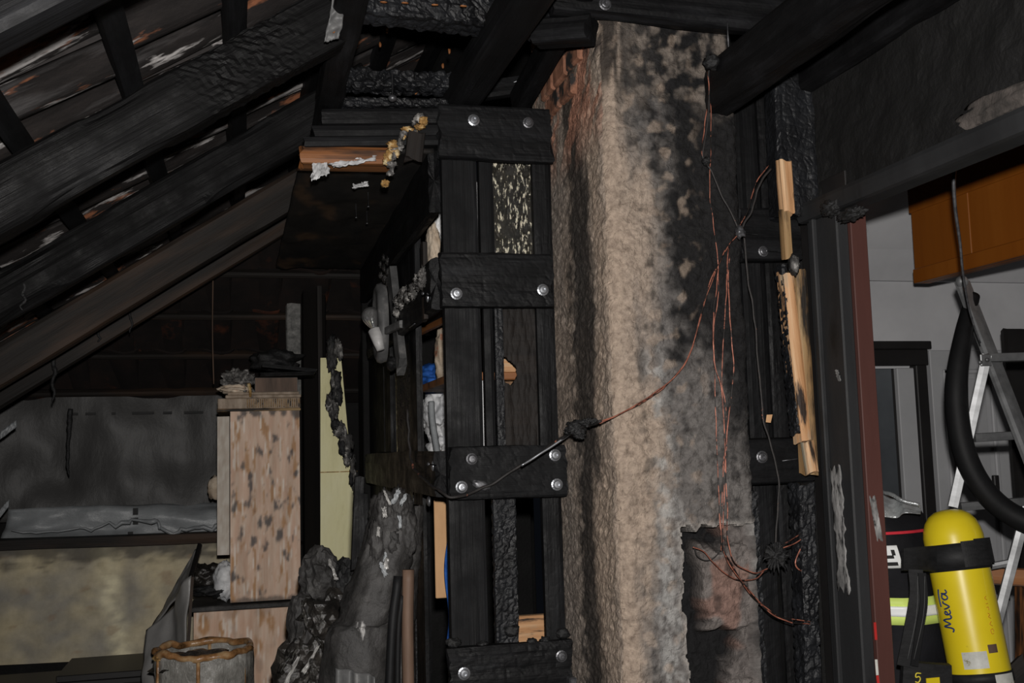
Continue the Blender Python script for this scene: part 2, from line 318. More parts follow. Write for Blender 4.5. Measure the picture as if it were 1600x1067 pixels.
def tube(name, pts, r, mat, parent=None, n=7, sub=8, curve=True, jit=0):
    if curve: pts = catmull(pts, sub)
    if jit:
        SEED[0] += 1
        pts = [p + Vector((noise.noise(p * 23 + Vector((SEED[0], 0, 0))), noise.noise(p * 23 + Vector((0, SEED[0], 0))), noise.noise(p * 23 + Vector((0, 0, SEED[0]))))) * jit for p in pts]
    v, f = tube_data(pts, r, n)
    return mesh_obj(name, v, f, mat, parent, smooth=True)
def lump(name, c, rad, mat, parent=None, amp=.35, freq=3.0, sub=4, ridged=False, rot=None, flat=False):
    SEED[0] += 1; s = Vector((SEED[0] * 5.1, SEED[0] * 2.3, 1.7))
    bm = bmesh.new(); bmesh.ops.create_icosphere(bm, subdivisions=sub, radius=1)
    c = Vector(c); vs_ = []
    for v in bm.verts:
        d = v.co.normalized()
        q = d * freq + s
        k = (1 - 2 * abs(noise.noise(q))) * .6 + .5 * noise.noise(q * 2.3) + .25 * noise.noise(q * 5) if ridged else fbm(q, 4)
        p = d * (1 + amp * k); p = Vector((p.x * rad[0], p.y * rad[1], p.z * rad[2]))
        if rot: p.rotate(rot)
        vs_.append(c + p)
    fs = [[v.index for v in f.verts] for f in bm.faces]; bm.free()
    return mesh_obj(name, vs_, fs, mat, parent, smooth=not flat)
def lathe(name, prof, a, axis, mat, parent=None, n=28, caps=True):
    a = Vector(a); fr = frame(a, a + Vector(axis)); vs_ = []; fs = []
    for (x, r) in prof:
        for k in range(n):
            an = 2 * math.pi * k / n; vs_.append(fr @ Vector((x, r * math.cos(an), r * math.sin(an))))
    for i in range(len(prof) - 1):
        for k in range(n): fs.append((i * n + k, (i + 1) * n + k, (i + 1) * n + (k + 1) % n, i * n + (k + 1) % n))
    if caps: fs.append(tuple(range(n))); fs.append(tuple((len(prof) - 1) * n + k for k in range(n - 1, -1, -1)))
    return mesh_obj(name, vs_, fs, mat, parent, smooth=True)
def sheet(name, corners, mat, parent=None, nu=30, nv=30, th=.004, disp=None, cols=None, ragged=0, origin=None):
    """thick flexible sheet on four corners (p00,p10,p11,p01); disp(u,v)->offset along the normal"""
    p00, p10, p11, p01 = [Vector(c) for c in corners]; SEED[0] += 1
    nrm = (p10 - p00).cross(p01 - p00).normalized(); vs_ = []; fs = []; cc = []
    for side in (0, 1):
        for j in range(nv + 1):
            for i in range(nu + 1):
                u, v = i / nu, j / nv
                if ragged:
                    eu = noise.noise(Vector((v * 6, SEED[0], 1))) + .5 * noise.noise(Vector((v * 17, SEED[0], 1))); ev = noise.noise(Vector((u * 6, SEED[0], 9))) + .5 * noise.noise(Vector((u * 17, SEED[0], 9)))
                    u = .5 + (u - .5) * (1 - ragged * (.5 + eu)); v = .5 + (v - .5) * (1 - ragged * (.5 + ev))
                p = p00.lerp(p10, u).lerp(p01.lerp(p11, u), v)
                if disp: p = p + nrm * disp(u, v)
                vs_.append(p + nrm * (th * side))
                if cols: cc.append(cols(u, v))
    m = (nu + 1) * (nv + 1)
    for j in range(nv):
        for i in range(nu):
            a = j * (nu + 1) + i
            fs.append((a, a + nu + 1, a + nu + 2, a + 1)); fs.append((m + a, m + a + 1, m + a + nu + 2, m + a + nu + 1))
    bd = [i for i in range(nu + 1)] + [j * (nu + 1) + nu for j in range(1, nv + 1)] + [nv * (nu + 1) + i for i in range(nu - 1, -1, -1)] + [j * (nu + 1) for j in range(nv - 1, 0, -1)]
    for k in range(len(bd)):
        a, b = bd[k], bd[(k + 1) % len(bd)]; fs.append((a, b, b + m, a + m))
    return mesh_obj(name, vs_, fs, mat, parent, smooth=disp is not None and th < .008, cols=cc or None, origin=origin)
def mixc(a, b, t):
    t = max(0, min(1, t)); return tuple(x + (y - x) * t for x, y in zip(a, b))
def sst(a, b, x):
    t = max(0, min(1, (x - a) / (b - a))); return t * t * (3 - 2 * t)
def bolt_mesh():
    bm = bmesh.new()
    prof = [(.0, .0165), (.003, .0165), (.0045, .0125), (.009, .0115), (.0105, .009), (.0108, .0055), (.007, .005), (.007, 0.0005)]
    n = 14; rows = []
    for (x, r) in prof: rows.append([bm.verts.new((r * math.cos(2 * math.pi * k / n), -x, r * math.sin(2 * math.pi * k / n))) for k in range(n)])
    for i in range(len(rows) - 1):
        for k in range(n): bm.faces.new((rows[i][k], rows[i][(k + 1) % n], rows[i + 1][(k + 1) % n], rows[i + 1][k]))
    me = bpy.data.meshes.new('bolt'); bmesh.ops.recalc_face_normals(bm, faces=bm.faces[:]); bm.to_mesh(me); bm.free(); me.materials.append(M['steel']); return me
BOLT = bolt_mesh()
BOLT_D = BOLT.copy(); BOLT_D.materials.clear(); BOLT_D.materials.append(M['steel_dark'])
def bolt(parent, p, s=1.0, dark=False):
    me = BOLT_D if dark else BOLT
    return link('bolt', me, None, parent, rel(parent, Matrix.Translation(p) @ Matrix.Scale(s, 4)))
def nail(parent, a, b, r=.0016, name='nail', head=True):
    a = Vector(a); b = Vector(b); d = (b - a).normalized(); L = (b - a).length
    pr = [(0, r), (L, r)]
    if head: pr += [(L, r * 2.6), (L + .0025, r * 2.6), (L + .003, r * .5)]
    return lathe(name, pr, a, d, 'steel_dark', parent, 8)

ROOF0, SLOPE = 2.45, .655
SL = math.atan(SLOPE); CS, SN = math.cos(SL), math.sin(SL)
def roof(X, Y, off=0):
    """point on the underside plane of the rafters, raised by off along the roof normal"""
    return Vector((X - SN * off, Y, ROOF0 + SLOPE * X + CS * off))

# ================================================================== THE SHELL
struct(box('floor', (-3.2, -.6, -.1), (4.4, 7.2, 0), 'floor'))
# left roof slope: decking above, battens and tiles below it, rafters as timbers of their own
ct, cb = [], []
dk = [roof(x, y, .255) for x, y in ((-2.4, -.4), (1.1, -.4), (1.1, 5.3), (-2.4, 5.3))]
dk2 = [roof(x, y, .275) for x, y in ((-2.4, -.4), (1.1, -.4), (1.1, 5.3), (-2.4, 5.3))]
ceil = struct(mesh_obj('ceiling', dk + dk2, [(0, 1, 2, 3), (7, 6, 5, 4), (0, 4, 5, 1), (1, 5, 6, 2), (2, 6, 7, 3), (3, 7, 4, 0)], 'tile'))
def tile_mesh():
    L, W, T = .31, .235, .011; nu, nv = 3, 14; v = []; f = []
    for s in (0, 1):
        for i in range(nu + 1):
            for j in range(nv + 1):
                t = j / nv; z = .016 * math.sin(t * 2 * math.pi) + (.012 if .0 < t < .09 or t > .93 else 0) + .014 * (1 - i / nu) + T * s
                v.append((L * i / nu, W * t, z))
    m = (nu + 1) * (nv + 1)
    for i in range(nu):
        for j in range(nv):
            a = i * (nv + 1) + j; f.append((a, a + 1, a + nv + 2, a + nv + 1)); f.append((m + a, m + a + nv + 1, m + a + nv + 2, m + a + 1))
    for i in range(nu):
        a = i * (nv + 1); f.append((a, a + nv + 1, m + a + nv + 1, m + a)); a += nv; f.append((a + nv + 1, a, m + a, m + a + nv + 1))
    for j in range(nv): f.append((j + 1, j, m + j, m + j + 1)); a = nu * (nv + 1) + j; f.append((a, a + 1, m + a + 1, m + a))
    me = bpy.data.meshes.new('roof_tile'); me.from_pydata(v, [], f); me.update(); me.materials.append(M['tile']); return me
TILE = tile_mesh()
random.seed(4)
slopeM = Matrix(((CS, 0, -SN, 0), (0, 1, 0, 0), (SN, 0, CS, 0), (0, 0, 0, 1)))
BX = [-1.58 + .236 * i for i in range(11)]
for r_, x in enumerate(BX[:-1]):
    y0 = 1.55 + (0.06 if r_ % 2 else 0)
    for c in range(15):
        if x < -1.2 and c < 6: continue
        p = roof(x, y0 + .222 * c, .19)
        mt = Matrix.Translation(p) @ slopeM @ Matrix.Rotation(R_(random.uniform(-2.5, 2.5)), 4, 'Y') @ Matrix.Rotation(R_(random.uniform(-2.2, 2.2)), 4, 'X') @ Matrix.Rotation(R_(random.uniform(-1.6, 1.6)), 4, 'Z')
        link('roof_tile', TILE, None, ceil, rel(ceil, mt))
bme = timber_mesh(4.9, .055, .04, step=.03, amp=.004); bme.materials.append(M['char_fine'])
for x in BX:
    mw = frame(roof(x, .6, .163), roof(x, 5.5, .163), (-SN, 0, CS))
    link('batten', bme, None, ceil, rel(ceil, mw))
# sheathing boards over the burnt-out collar zone
for i in range(9):
    a = roof(.30 + random.uniform(-.02, .02), 1.75 + i * .158, .215); b = roof(1.05, 1.75 + i * .158, .215)
    timber('roof_board', a, b, .150, .02, 'char_fine' if i % 3 else 'char_brown', ceil, (-SN, 0, CS), step=.03, amp=.002)

struct(box('ceiling_right', (.75, -.4, 3.12), (1.75, 5.3, 3.2), 'wall_soot', None, 0))
def rafter(Y, x0, x1, label, mat='rafter', w=.085, h=.142, **k):
    o = timber('rafter', roof(x0, Y + w / 2, h / 2), roof(x1, Y + w / 2, h / 2), w, h, mat, None, (-SN, 0, CS), **k)
    return tag(o, label, 'rafter', 'rafters of the left roof slope')
rafter(1.62, -1.6, .45, 'charred rafter crossing the top corner, the first of the row', 'char_fine', step=.02)
ra = rafter(2.5, -1.9, .27, 'thick charred rafter with a bare glinting lower edge, its upper end beside the torn scrap', step=.009, amp=.004, wane=.012, gator=.0045, cell=.018, grange=(2.27, 2.40))
rb = rafter(3.3, -2.0, .45, 'charred rafter running down from the orange-edged soffit board', step=.013, amp=.005, wane=.014)
rc = rafter(4.2, -2.0, .45, 'scorched rafter with brown bare wood and soot drips at its low end', 'rafter_warm', step=.018, amp=.004, wane=.006)
rd = rafter(4.62, -2.0, .45, 'short brown scorched rafter behind the others, knot near its foot', 'rafter_warm', step=.02, amp=.004)
# soot drips hanging from the lower rafters
for (px, py, ln, Y, w, lab) in ((84, 575, .15, 4.60, .010, 'tapering soot strand hanging from the brown rafter foot'), (205, 492, .09, 4.60, .007, 'short soot strand below the middle of the brown rafter'),
                                (154, 520, .05, 4.60, .008, 'stubby soot strand below the scorched brown rafter'), (108, 655, .27, 5.2, .012, 'longest soot strand, dangling before the grey plastic sheet'),
                                (36, 470, .04, 3.3, .006, 'small soot strand under the charred rafter')):
    p = P(px, py, Y=Y); pts = [p + Vector((.012 * noise.noise(Vector((px, k * .7, 0))), 0, .05 - (ln + .04) * k / 6)) for k in range(7)]
    tag(tube('soot_drip', pts, lambda t: w * ((1 - t) ** .5 * .8 + .5 * abs(noise.noise(Vector((t * 9, px, 0)))) + .12), 'soot', None, 7, 6, True, .008), lab, 'soot strand', 'soot strands below the rafters')

# hip end of the roof behind, battens across it
HS = .70
def hip(X, Y, off=0): return Vector((X, Y - off * .57, 1.93 + (5.62 - Y) * HS + off * .82))
h1 = [hip(x, y, .05) for x, y in ((-2.4, 5.75), (1.6, 5.75), (1.6, 4.75), (-2.4, 4.75))]; h2 = [v + Vector((0, .02, .03)) for v in h1]
hipo = struct(mesh_obj('ceiling_hip', h1 + h2, [(0, 1, 2, 3), (7, 6, 5, 4), (0, 4, 5, 1), (1, 5, 6, 2), (2, 6, 7, 3), (3, 7, 4, 0)], 'tile_red'))
HT = TILE.copy(); HT.materials.clear(); HT.materials.append(M['tile_red'])
for r_ in range(4):
    for c in range(9):
        p = hip(-.95 + .225 * c, 5.62 - .235 * r_, .03)
        fr = Matrix(((0, 1, 0, 0), (-.82, 0, .57, 0), (.57, 0, .82, 0), (0, 0, 0, 1)))
        link('roof_tile', HT, None, hipo, rel(hipo, Matrix.Translation(p) @ fr @ Matrix.Rotation(R_(random.uniform(-2, 2)), 4, 'Y')))
hb = timber_mesh(2.6, .04, .03, step=.03, amp=.003); hb.materials.append(M['rafter_warm'])
for r_ in range(5):
    a = hip(-1.2, 5.60 - .235 * r_, .0); link('batten', hb, None, hipo, rel(hipo, frame(a, a + Vector((1, 0, 0)), (0, -.57, .82))))
tag(tube('hanging_wire', [P(333, 420, Y=4.85), P(332, 520, Y=4.85), P(334, 600, Y=4.85)], .003, 'brown_stick'), 'thin pale wire hanging in front of the far battens', 'wire')

# far end wall: knee wall covered with vapour sheet, shelf ledge, stained lower panel
wb = struct(box('wall_back', (-3.0, 5.80, 0), (1.6, 5.92, 2.1), 'wall_soot'))
def fsheet(u, v): return .022 * math.sin(u * 19 + 3 * v) * (.3 + .7 * v) + .03 * noise.noise(Vector((u * 7, v * 3, 2))) + .012 * noise.noise(Vector((u * 22, v * 4, 5)))
x0, x1 = -1.9, .12
sh = sheet('vapour_sheet', [(x0, 5.62, 1.33), (x1, 5.62, 1.30), (x1, 5.66, 1.95), (x0, 5.66, 1.98)], 'sheet', None, 70, 30, .004, fsheet)
tag(sh, 'dull grey plastic sheet stapled over the far knee wall', 'plastic sheet')
for (px, w) in ((118, 9), (142, 16), (224, 34), (262, 14), (178, 6), (303, 30)):
    a = P(px - w / 2, 645 - (px - 118) * .012, Y=5.60); b = P(px + w / 2, 648 - (px - 118) * .012, Y=5.60)
    box('printed_mark', (a.x, 5.585, a.z - .012), (b.x, 5.590, a.z), 'ink_dark', sh, 0)
for (px, py, w, h_) in ((212, 800, 7, 12), (212, 815, 7, 7), (204, 837, 7, 8)):
    a = P(px, py, Y=5.5); box('printed_mark', (a.x - .012, 5.49, a.z - .012), (a.x + .012, 5.495, a.z + .02), 'ink_dark', sh, 0)
fold = sheet('sheet_fold', [(-1.12, 5.53, 1.20), (.06, 5.50, 1.20), (.04, 5.60, 1.385), (-1.1, 5.60, 1.375)], 'sheet_light', None, 60, 14, .004,
             lambda u, v: .02 * noise.noise(Vector((u * 9, v * 4, 3))) + .02 * math.sin(v * 7 + u * 5))
tag(fold, 'pale glossy fold of plastic lying along the ledge of the knee wall', 'plastic sheet')
tag(tube('film_highlight', [P(20, 832, Y=5.45), P(140, 826, Y=5.45), P(232, 812, Y=5.42), P(262, 828, Y=5.42), P(345, 820, Y=5.45)], lambda t: .004 + .006 * t + .016 * max(0, noise.noise(Vector((t * 9, 3, 0)))), 'sheet_light', None, 9, 10, True, .03),
    'pale twisted strip shaped as the highlights of crumpled film on the ledge edge', 'plastic sheet')  # pale tube shaped to stand for highlights on crumpled film
lg = timber('ledge_board', P(-40, 852, Y=5.46), P(352, 838, Y=5.46), .14, .05, 'rafter_warm', None, step=.03, amp=.005)
tag(lg, 'scorched brown ledge board above the stained beige panel', 'ledge')
def pcol(u, v):
    n1 = fbm(Vector((u * 7, v * 3, 1)), 4); n2 = fbm(Vector((u * 20, v * 14, 6)), 3)
    c = mixc((.58, .50, .33), (.33, .31, .27), .5 + n1 * .9)
    xx = .63 + .05 * (1 - v); c = mixc(c, (.88, .80, .55), (1 - sst(0, .05, abs(u - xx))) * .9 * (.7 + n2))
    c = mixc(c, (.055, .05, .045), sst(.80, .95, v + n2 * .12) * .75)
    c = mixc(c, (.25, .11, .04), .5 * sst(.45, .6, fbm(Vector((u * 13, v * 8, 40)), 2)) * .6)
    return mixc(c, (.34, .34, .32), sst(.9, 1.0, u * .95 + n1 * .12) * .7)
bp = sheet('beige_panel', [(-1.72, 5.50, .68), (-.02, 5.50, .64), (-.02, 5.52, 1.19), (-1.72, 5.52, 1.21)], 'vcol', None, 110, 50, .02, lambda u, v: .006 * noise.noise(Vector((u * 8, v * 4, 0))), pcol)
tag(bp, 'stained beige board panel below the knee wall ledge', 'panel')
box('wall_back_plinth', (-2.6, 5.56, 0), (.6, 5.78, 1.15), 'wall_soot', wb)
c1 = P(95, 1052, Y=5.0); c2 = P(240, 1044, Y=5.0)
ch = thing('dark_chest', 'low black chest standing before the stained beige panel', 'chest', (c1.x + .2, 5.1, 0))
box('body', (c1.x, 4.95, .0), (c2.x + .1, 5.35, c1.z - .03), 'black_paint', ch); box('lid', (c1.x - .01, 4.94, c1.z - .028), (c2.x + .11, 5.36, c1.z), 'black_paint', ch)
box('orange_label', (c2.x - .12, 4.945, .30), (c2.x - .02, 4.9495, c1.z - .05), 'char_brown', ch, 0)
box('body', (c1.x - .9, 5.05, 0), (c1.x - .02, 5.35, c1.z - .05), 'black_paint', ch)

# left neighbour details: pale torn film strips at the eaves
for i, (pts, lab) in enumerate((([(0, 678), (14, 668), (26, 660)], 'bright torn film strip curled under the brown rafter foot'), ([(0, 800), (8, 790), (14, 784)], 'small pale film scrap at the sheet edge'))):
    q = [P(x, y, Y=4.9) for x, y in pts]
    o = sheet('film_strip', [q[0] - Vector((0, 0, .025)), q[-1] - Vector((0, 0, .02)), q[-1] + Vector((0, 0, .01)), q[0] + Vector((0, 0, .01))], 'sheet_light', None, 16, 4, .003, lambda u, v: .012 * noise.noise(Vector((u * 5, v * 3, i))))
    tag(o, lab, 'film')

# ================================================================== COLLAR ZONE, SOFFIT
XW = .57                                            # plane of the receding plank wall
def soffc(u, v):
    n1 = fbm(Vector((u * 4, v * 7, 3)), 4)
    c = mixc((.006, .006, .006), (.017, .014, .012), .5 + n1)
    c = mixc(c, (.09, .05, .025), sst(.10, .6, n1 - .4 * u + .05) * .7)
    return c
so = sheet('soffit_board', [(.17, 2.99, 2.485), (XW - .02, 2.99, 2.495), (XW - .02, 4.85, 2.47), (.15, 4.85, 2.47)], 'vcol', None, 30, 80, -.014,
           lambda u, v: .012 * noise.noise(Vector((u * 5, v * 9, 1))) + .004 * noise.noise(Vector((u * 20, v * 40, 1))), soffc)
tag(so, 'black burnt soffit board hanging under the collar ties, flecked with white', 'soffit')
for (x, y, L, s) in ((556, 318, .05, 1), (575, 300, .05, 1), (573, 330, .045, -1), (655, 293, .04, 1)):
    p = P(x, y, Z=2.47); nail(so, p, p + Vector((.0, -.005, -L)))
p = P(503, 232, Z=2.5); nail(so, p + Vector((0, 0, .01)), p + Vector((0, 0, -.085)), .002)
# stack of board ends above the soffit, stepped towards the left
Yb = 2.95
def across(name, pa, pb, h, lab, mat, Y=Yb, w=.10, cat='board', **k):
    a = P(*pa, Y=Y); b = P(*pb, Y=Y)
    a.y += w / 2; b.y += w / 2
    return tag(timber(name, a, b, w, h, mat, None, **k), lab, cat)
across('orange_edge_board', (471, 240), (612, 243), .052, 'board with orange unburnt edge below the stepped black boards', 'wood_orange', Y=2.965, w=.10, step=.012, amp=.003)
across('ceiling_board', (477, 221), (690, 219), .030, 'lowest stepped black board resting on the orange edge', 'char_fine', Y=2.955, step=.012, amp=.002)
across('ceiling_board', (491, 204), (690, 203), .034, 'middle stepped black board of the burnt ceiling stack', 'char_fine', Y=2.95, step=.012, amp=.002)
across('ceiling_board', (503, 181), (690, 180), .048, 'uppermost stepped black board below the cracked laths', 'char', Y=2.945, step=.01, amp=.002)
across('cracked_lath', (524, 158), (700, 160), .028, 'thin cracked lath with a beaded edge and hanging screw', 'char_gator', Y=2.94, w=.06, step=.006, gator=.005, cell=.02)
t2 = across('cracked_beam', (538, 118), (708, 124), .056, 'silvery scale-cracked beam end above the stepped boards', 'char_gator', Y=2.92, w=.09, step=.0055, gator=.012, cell=.03, amp=.004)
nl = P(613, 132, Y=2.88); nail(t2, nl + Vector((0, 0, .03)), nl + Vector((0, 0, -.035)), .0025)
lump('screw_head', nl + Vector((0, 0, -.04)), (.013, .013, .011), 'steel_dark', t2, .1, 2, 2)
a = P(565, 6, Y=2.5); b = P(905, 44, Y=2.62)
t1 = timber('cracked_beam', a, b, .09, .075, 'char_gator', None, step=.008, gator=.007, cell=.028, amp=.006)
tag(t1, 'cracked charred cross beam with orange flecks along the top', 'beam')
for (x, y) in ((633, 3), (680, 6), (725, 8), (600, 2)):
    p = P(x, y, Y=2.44); lump('unburnt_fleck', p + Vector((0, .006, 0)), (.009, .005, .002), 'wood_orange', t1, .3, 2, 2)
for i, (x, y) in enumerate(((605, 47), (594, 70), (702, 80), (692, 103), (650, 143))):
    p = P(x, y, Y=2.99 if i else 2.9)
    tag(lump('unburnt_fleck', p, (.004, .004, .009), 'wood_orange', None, .4, 2, 2), 'tiny orange fleck of unburnt wood among the burnt roof boards', 'wood fleck', 'orange flecks in the burnt collar zone')
pu = timber('purlin', P(555, -40, X=.245), P(500, 225, X=.245), .075, .07, 'char', None, step=.014, amp=.005, wane=.008)
tag(pu, 'slim black purlin slanting down to the left ends of the stepped boards', 'beam')
# post-top beam along the attic, coming overhead
d1 = timber('tie_beam', Vector((.635, 3.06, 2.655)), Vector((.700, 1.2, 2.72)), .10, .10, 'char_fine', None, step=.016, amp=.004)
tag(d1, 'black tie beam resting on the partition post, running overhead', 'beam')
d2 = timber('tie_beam', Vector((.83, 3.05, 2.665)), Vector((.845, 2.2, 2.80)), .05, .08, 'char', None, step=.016, amp=.004)
tag(d2, 'short black strut between tie beam and chimney top', 'beam')
a = P(868, 2, Y=2.42); b = P(1300, 48, Y=2.42)
d3 = timber('header_board', a + Vector((0, .03, .035)), b + Vector((0, .03, .035)), .05, .11, 'char', None, step=.012, amp=.007, wane=.01)
tag(d3, 'black header board with ragged lower edge across the chimney top', 'beam')
bolt(d3, P(945, 7, Y=2.418), 1.0, True)
d4 = timber('strut_end', P(838, 52, Y=2.55), P(925, 45, Y=2.45), .07, .07, 'char', None, step=.010, amp=.008)
tag(d4, 'burnt strut end butting against the chimney top corner', 'beam')
lath2 = timber('lath', P(700, 150, Y=3.1), P(842, 130, Y=3.1), .04, .06, 'char', None, step=.015, amp=.004)
tag(lath2, 'black lath behind the top crossboard with a bent nail', 'lath')
pn = P(812, 135, Y=3.06); tube('nail', [pn + Vector((-.02, 0, .012)), pn + Vector((-.002, -.01, .01)), pn + Vector((0, -.012, -.05))], .0018, 'steel', lath2)
# torn scrap under the upper end of the rafter
sc = sheet('torn_scrap', [P(505, 68, Y=2.40), P(529, 62, Y=2.40), P(545, -8, Y=2.36), P(520, -8, Y=2.36)], 'grey_plastic', None, 10, 24, .006, lambda u, v: .012 * noise.noise(Vector((u * 3, v * 5, 1))), None, .12)
tag(sc, 'torn grey scrap hanging beside the upper rafter end, orange burn mark', 'scrap')
lump('burn_mark', P(521, 40, Y=2.385), (.005, .004, .018), 'wood_orange', sc, .4, 2, 2)
lump('pale_spot', P(533, 3, Y=2.37), (.011, .005, .018), 'foil', sc, .4, 2, 2)

# torn white foil and foam crumbs along the soffit front
def foil(pix, lab, Y=2.95, amp=.008, mat='foil'):
    q = [P(x, y, Y=Y) for x, y in pix]
    q[2].y += .03; q[3].y += .03
    o = sheet('foil_scrap', q, mat, None, 20, 12, .003, lambda u, v: amp * noise.noise(Vector((u * 6 + pix[0][0], v * 5, 2))) + amp * .5 * noise.noise(Vector((u * 19, v * 15, 2))), None, .30)
    return tag(o, lab, 'foil scrap')
foil([(484, 287), (518, 272), (513, 240), (488, 250)], 'white torn foil flap pierced by a screw below the orange edge')
foil([(516, 266), (594, 250), (592, 236), (510, 246)], 'long pale foil strip curling under the orange board edge')
foil([(549, 297), (578, 290), (578, 280), (552, 286)], 'small white foil fleck on the black soffit', Y=3.25)
foil([(470, 355), (502, 347), (500, 338), (474, 342)], 'white foil fleck near the left edge of the soffit', Y=4.0)
foil([(446, 366), (464, 362), (462, 355), (448, 358)], 'grey foil fleck low on the left soffit edge', Y=4.3)
random.seed(11)
fres = thing('foam_residue', 'crust of scorched yellow and white foam crumbs along the soffit corner', 'foam residue', P(630, 225, Y=2.935))
for i in range(26):
    t = i / 25; x = 596 + 62 * t + random.uniform(-8, 8); y = 258 - 70 * t + random.uniform(-9, 9)
    if i < 8: x += 6; y += random.uniform(0, 30) * (1 - i / 8)
    p = P(x, y, Y=2.935 - .01 * random.random())
    lump('crumb', p, (random.uniform(.006, .017), .010, random.uniform(.006, .014)), random.choice(['ochre_crust', 'ochre_crust', 'ash']), fres, .6, 2.2, 3)
br = timber('brown_block', P(645, 250, Y=2.93), P(650, 208, Y=2.93), .05, .03, 'char_brown', None, (0, 1, 0), step=.01)
tag(br, 'small brown block among the foam crumbs', 'block')

# ================================================================== PLANK PARTITION BESIDE THE CHIMNEY
YP = 2.95
part = thing('plank_partition', 'charred plank partition with bolted crossboards, between corner and chimney', 'partition', (.73, YP, 0))
def vplank(root, name, X, w, z0, z1, mat, Y=YP, th=.03, **k):
    return timber(name, Vector((X, Y + th / 2, z0)), Vector((X, Y + th / 2, z1)), w, th, mat, root, (0, -1, 0), **k)
vplank(part, 'post', .618, .108, .0, 2.62, 'char_fine', th=.035, step=.012, amp=.0025)
vplank(part, 'plank', .731, .070, .0, 1.47, 'char_gator', Y=YP + .012, step=.007, amp=.002, gator=.0035, cell=.022)
vplank(part, 'plank', .698, .030, 1.60, 2.03, 'char_fine', Y=YP + .02, step=.01, amp=.002)
vplank(part, 'plank', .728, .028, 1.60, 2.03, 'char_gator', Y=YP + .008, step=.007, amp=.003, gator=.0015)
vplank(part, 'plank', .702, .044, 2.03, 2.5, 'char_fine', Y=YP + .02, step=.01, amp=.003)
vplank(part, 'plank', .873, .060, .0, 2.5, 'char', Y=YP + .014, step=.01, amp=.003)
tp = vplank(part, 'tar_panel', .788, .125, 2.16, 2.47, 'glass_char', Y=YP + .045, th=.02, step=.006, amp=.006, gator=.002, cell=.014)
# mid section: brown burnt board with a hole burnt through
def hole_sheet():
    n1, n2 = 90, 200; vs_ = []; fs = []; x0, x1, z0, z1 = .738, .85, 1.60, 2.02; keep = {}
    for j in range(n2 + 1):
        for i in range(n1 + 1):
            u, v = i / n1, j / n2; x = x0 + (x1 - x0) * u; z = z0 + (z1 - z0) * v
            vs_.append((x, YP + .05 + .004 * fbm(Vector((x * 60, z * 14, 0)), 3), z))
    def hole(x, z): return .742 < x < .786 + .008 * noise.noise(Vector((z * 60, 0, 0))) and 1.80 + .02 * noise.noise(Vector((x * 40, 0, 0))) < z < 1.872 - max(0, x - .755) * .9
    for j in range(n2):
        for i in range(n1):
            x = x0 + (x1 - x0) * (i + .5) / n1; z = z0 + (z1 - z0) * (j + .5) / n2
            if hole(x, z): continue
            a = j * (n1 + 1) + i; fs.append((a, a + 1, a + n1 + 2, a + n1 + 1))
    return mesh_obj('burnt_panel', vs_, fs, 'char_brown', part)
hs = hole_sheet()
mod = hs.modifiers.new('thick', 'SOLIDIFY'); mod.thickness = .012; mod.offset = 1
lump('ash_patch', P(806, 530, Y=YP + .047), (.022, .004, .05), 'rag', part, .4, 2.5, 3)
def xboard(root, X0, X1, z0, z1, mat='char_fine', Y=YP, th=.032, **k):
    return timber('crossboard', Vector((X0, Y - th / 2, (z0 + z1) / 2)), Vector((X1, Y - th / 2, (z0 + z1) / 2)), th, z1 - z0, mat, root, **k)
cbs = []
for (z0, z1, X0, X1, mt) in ((2.445, 2.612, .556, .893, 'char_fine'), (2.012, 2.172, .554, .884, 'char'), (1.462, 1.614, .566, .914, 'char_fine'), (.90, 1.062, .552, .905, 'char')):
    cbs.append(xboard(part, X0, X1, z0, z1, mt, step=.008, amp=.003, gator=.0012, cell=.03, wane=.003))
for bi, lst in enumerate([[(740, 188, 0), (825, 192, 1)], [(713, 459, 0), (848, 453, 0)], [(737, 717, 1), (867, 711, 0), (721, 761, 0), (870, 757, 0)], [(725, 1052, 0), (877, 1025, 1)]]):
    for (x, y, dk_) in lst: bolt(cbs[bi], P(x, y, Y=YP - .034), 1.0 if dk_ else 1.05, bool(dk_))
pl = P(877, 757, Y=YP - .05)
box('angle_bracket', P(890, 1067, Y=YP - .06) + Vector((0, 0, -.02)), P(946, 1051, Y=YP - .03) + Vector((0, .02, 0)), 'steel_dark', part, .004)
# torn lower edge of char above the bottom crossboard
for (x, y, r_) in ((800, 985, .02), (830, 1003, .016), (852, 1000, .014), (708, 1005, .02), (880, 990, .02), (755, 1008, .016)):
    lump('char_flake', P(x, y, Y=YP - .012), (r_, .012, r_ * .7), 'soot', part, .5, 2.2, 3)

# ================================================================== RECEDING PLANK WALL (side of the cupboard space)
def YW(px, X=XW): return P(px, 600, X=X).y
pw = thing('plank_wall', 'charred plank wall with long rails, receding behind the partition corner', 'plank wall', (XW, 3.7, 0))
def rail(z0, z1, y0, y1, X=XW - .02, mat='char', th=.035, name='rail', **k):
    return timber(name, Vector((X, y0, (z0 + z1) / 2)), Vector((X, y1, (z0 + z1) / 2)), th, z1 - z0, mat, pw, step=.014, **k)
r1 = rail(2.30, 2.49, 2.99, 4.85, mat='char')
r2 = rail(2.015, 2.165, 2.99, 4.6, mat='char', amp=.005)
r3 = rail(1.47, 1.605, 2.985, 4.75, mat='char', amp=.006)
def wplank(pa, pb, z0, z1, mat, X=XW + .02, th=.025, **k):
    ya, yb = YW(pa), YW(pb); yc = (ya + yb) / 2
    return timber('plank', Vector((X, yc, z0)), Vector((X, yc, z1)), th, abs(ya - yb), mat, pw, (0, 1, 0), step=.016, **k)
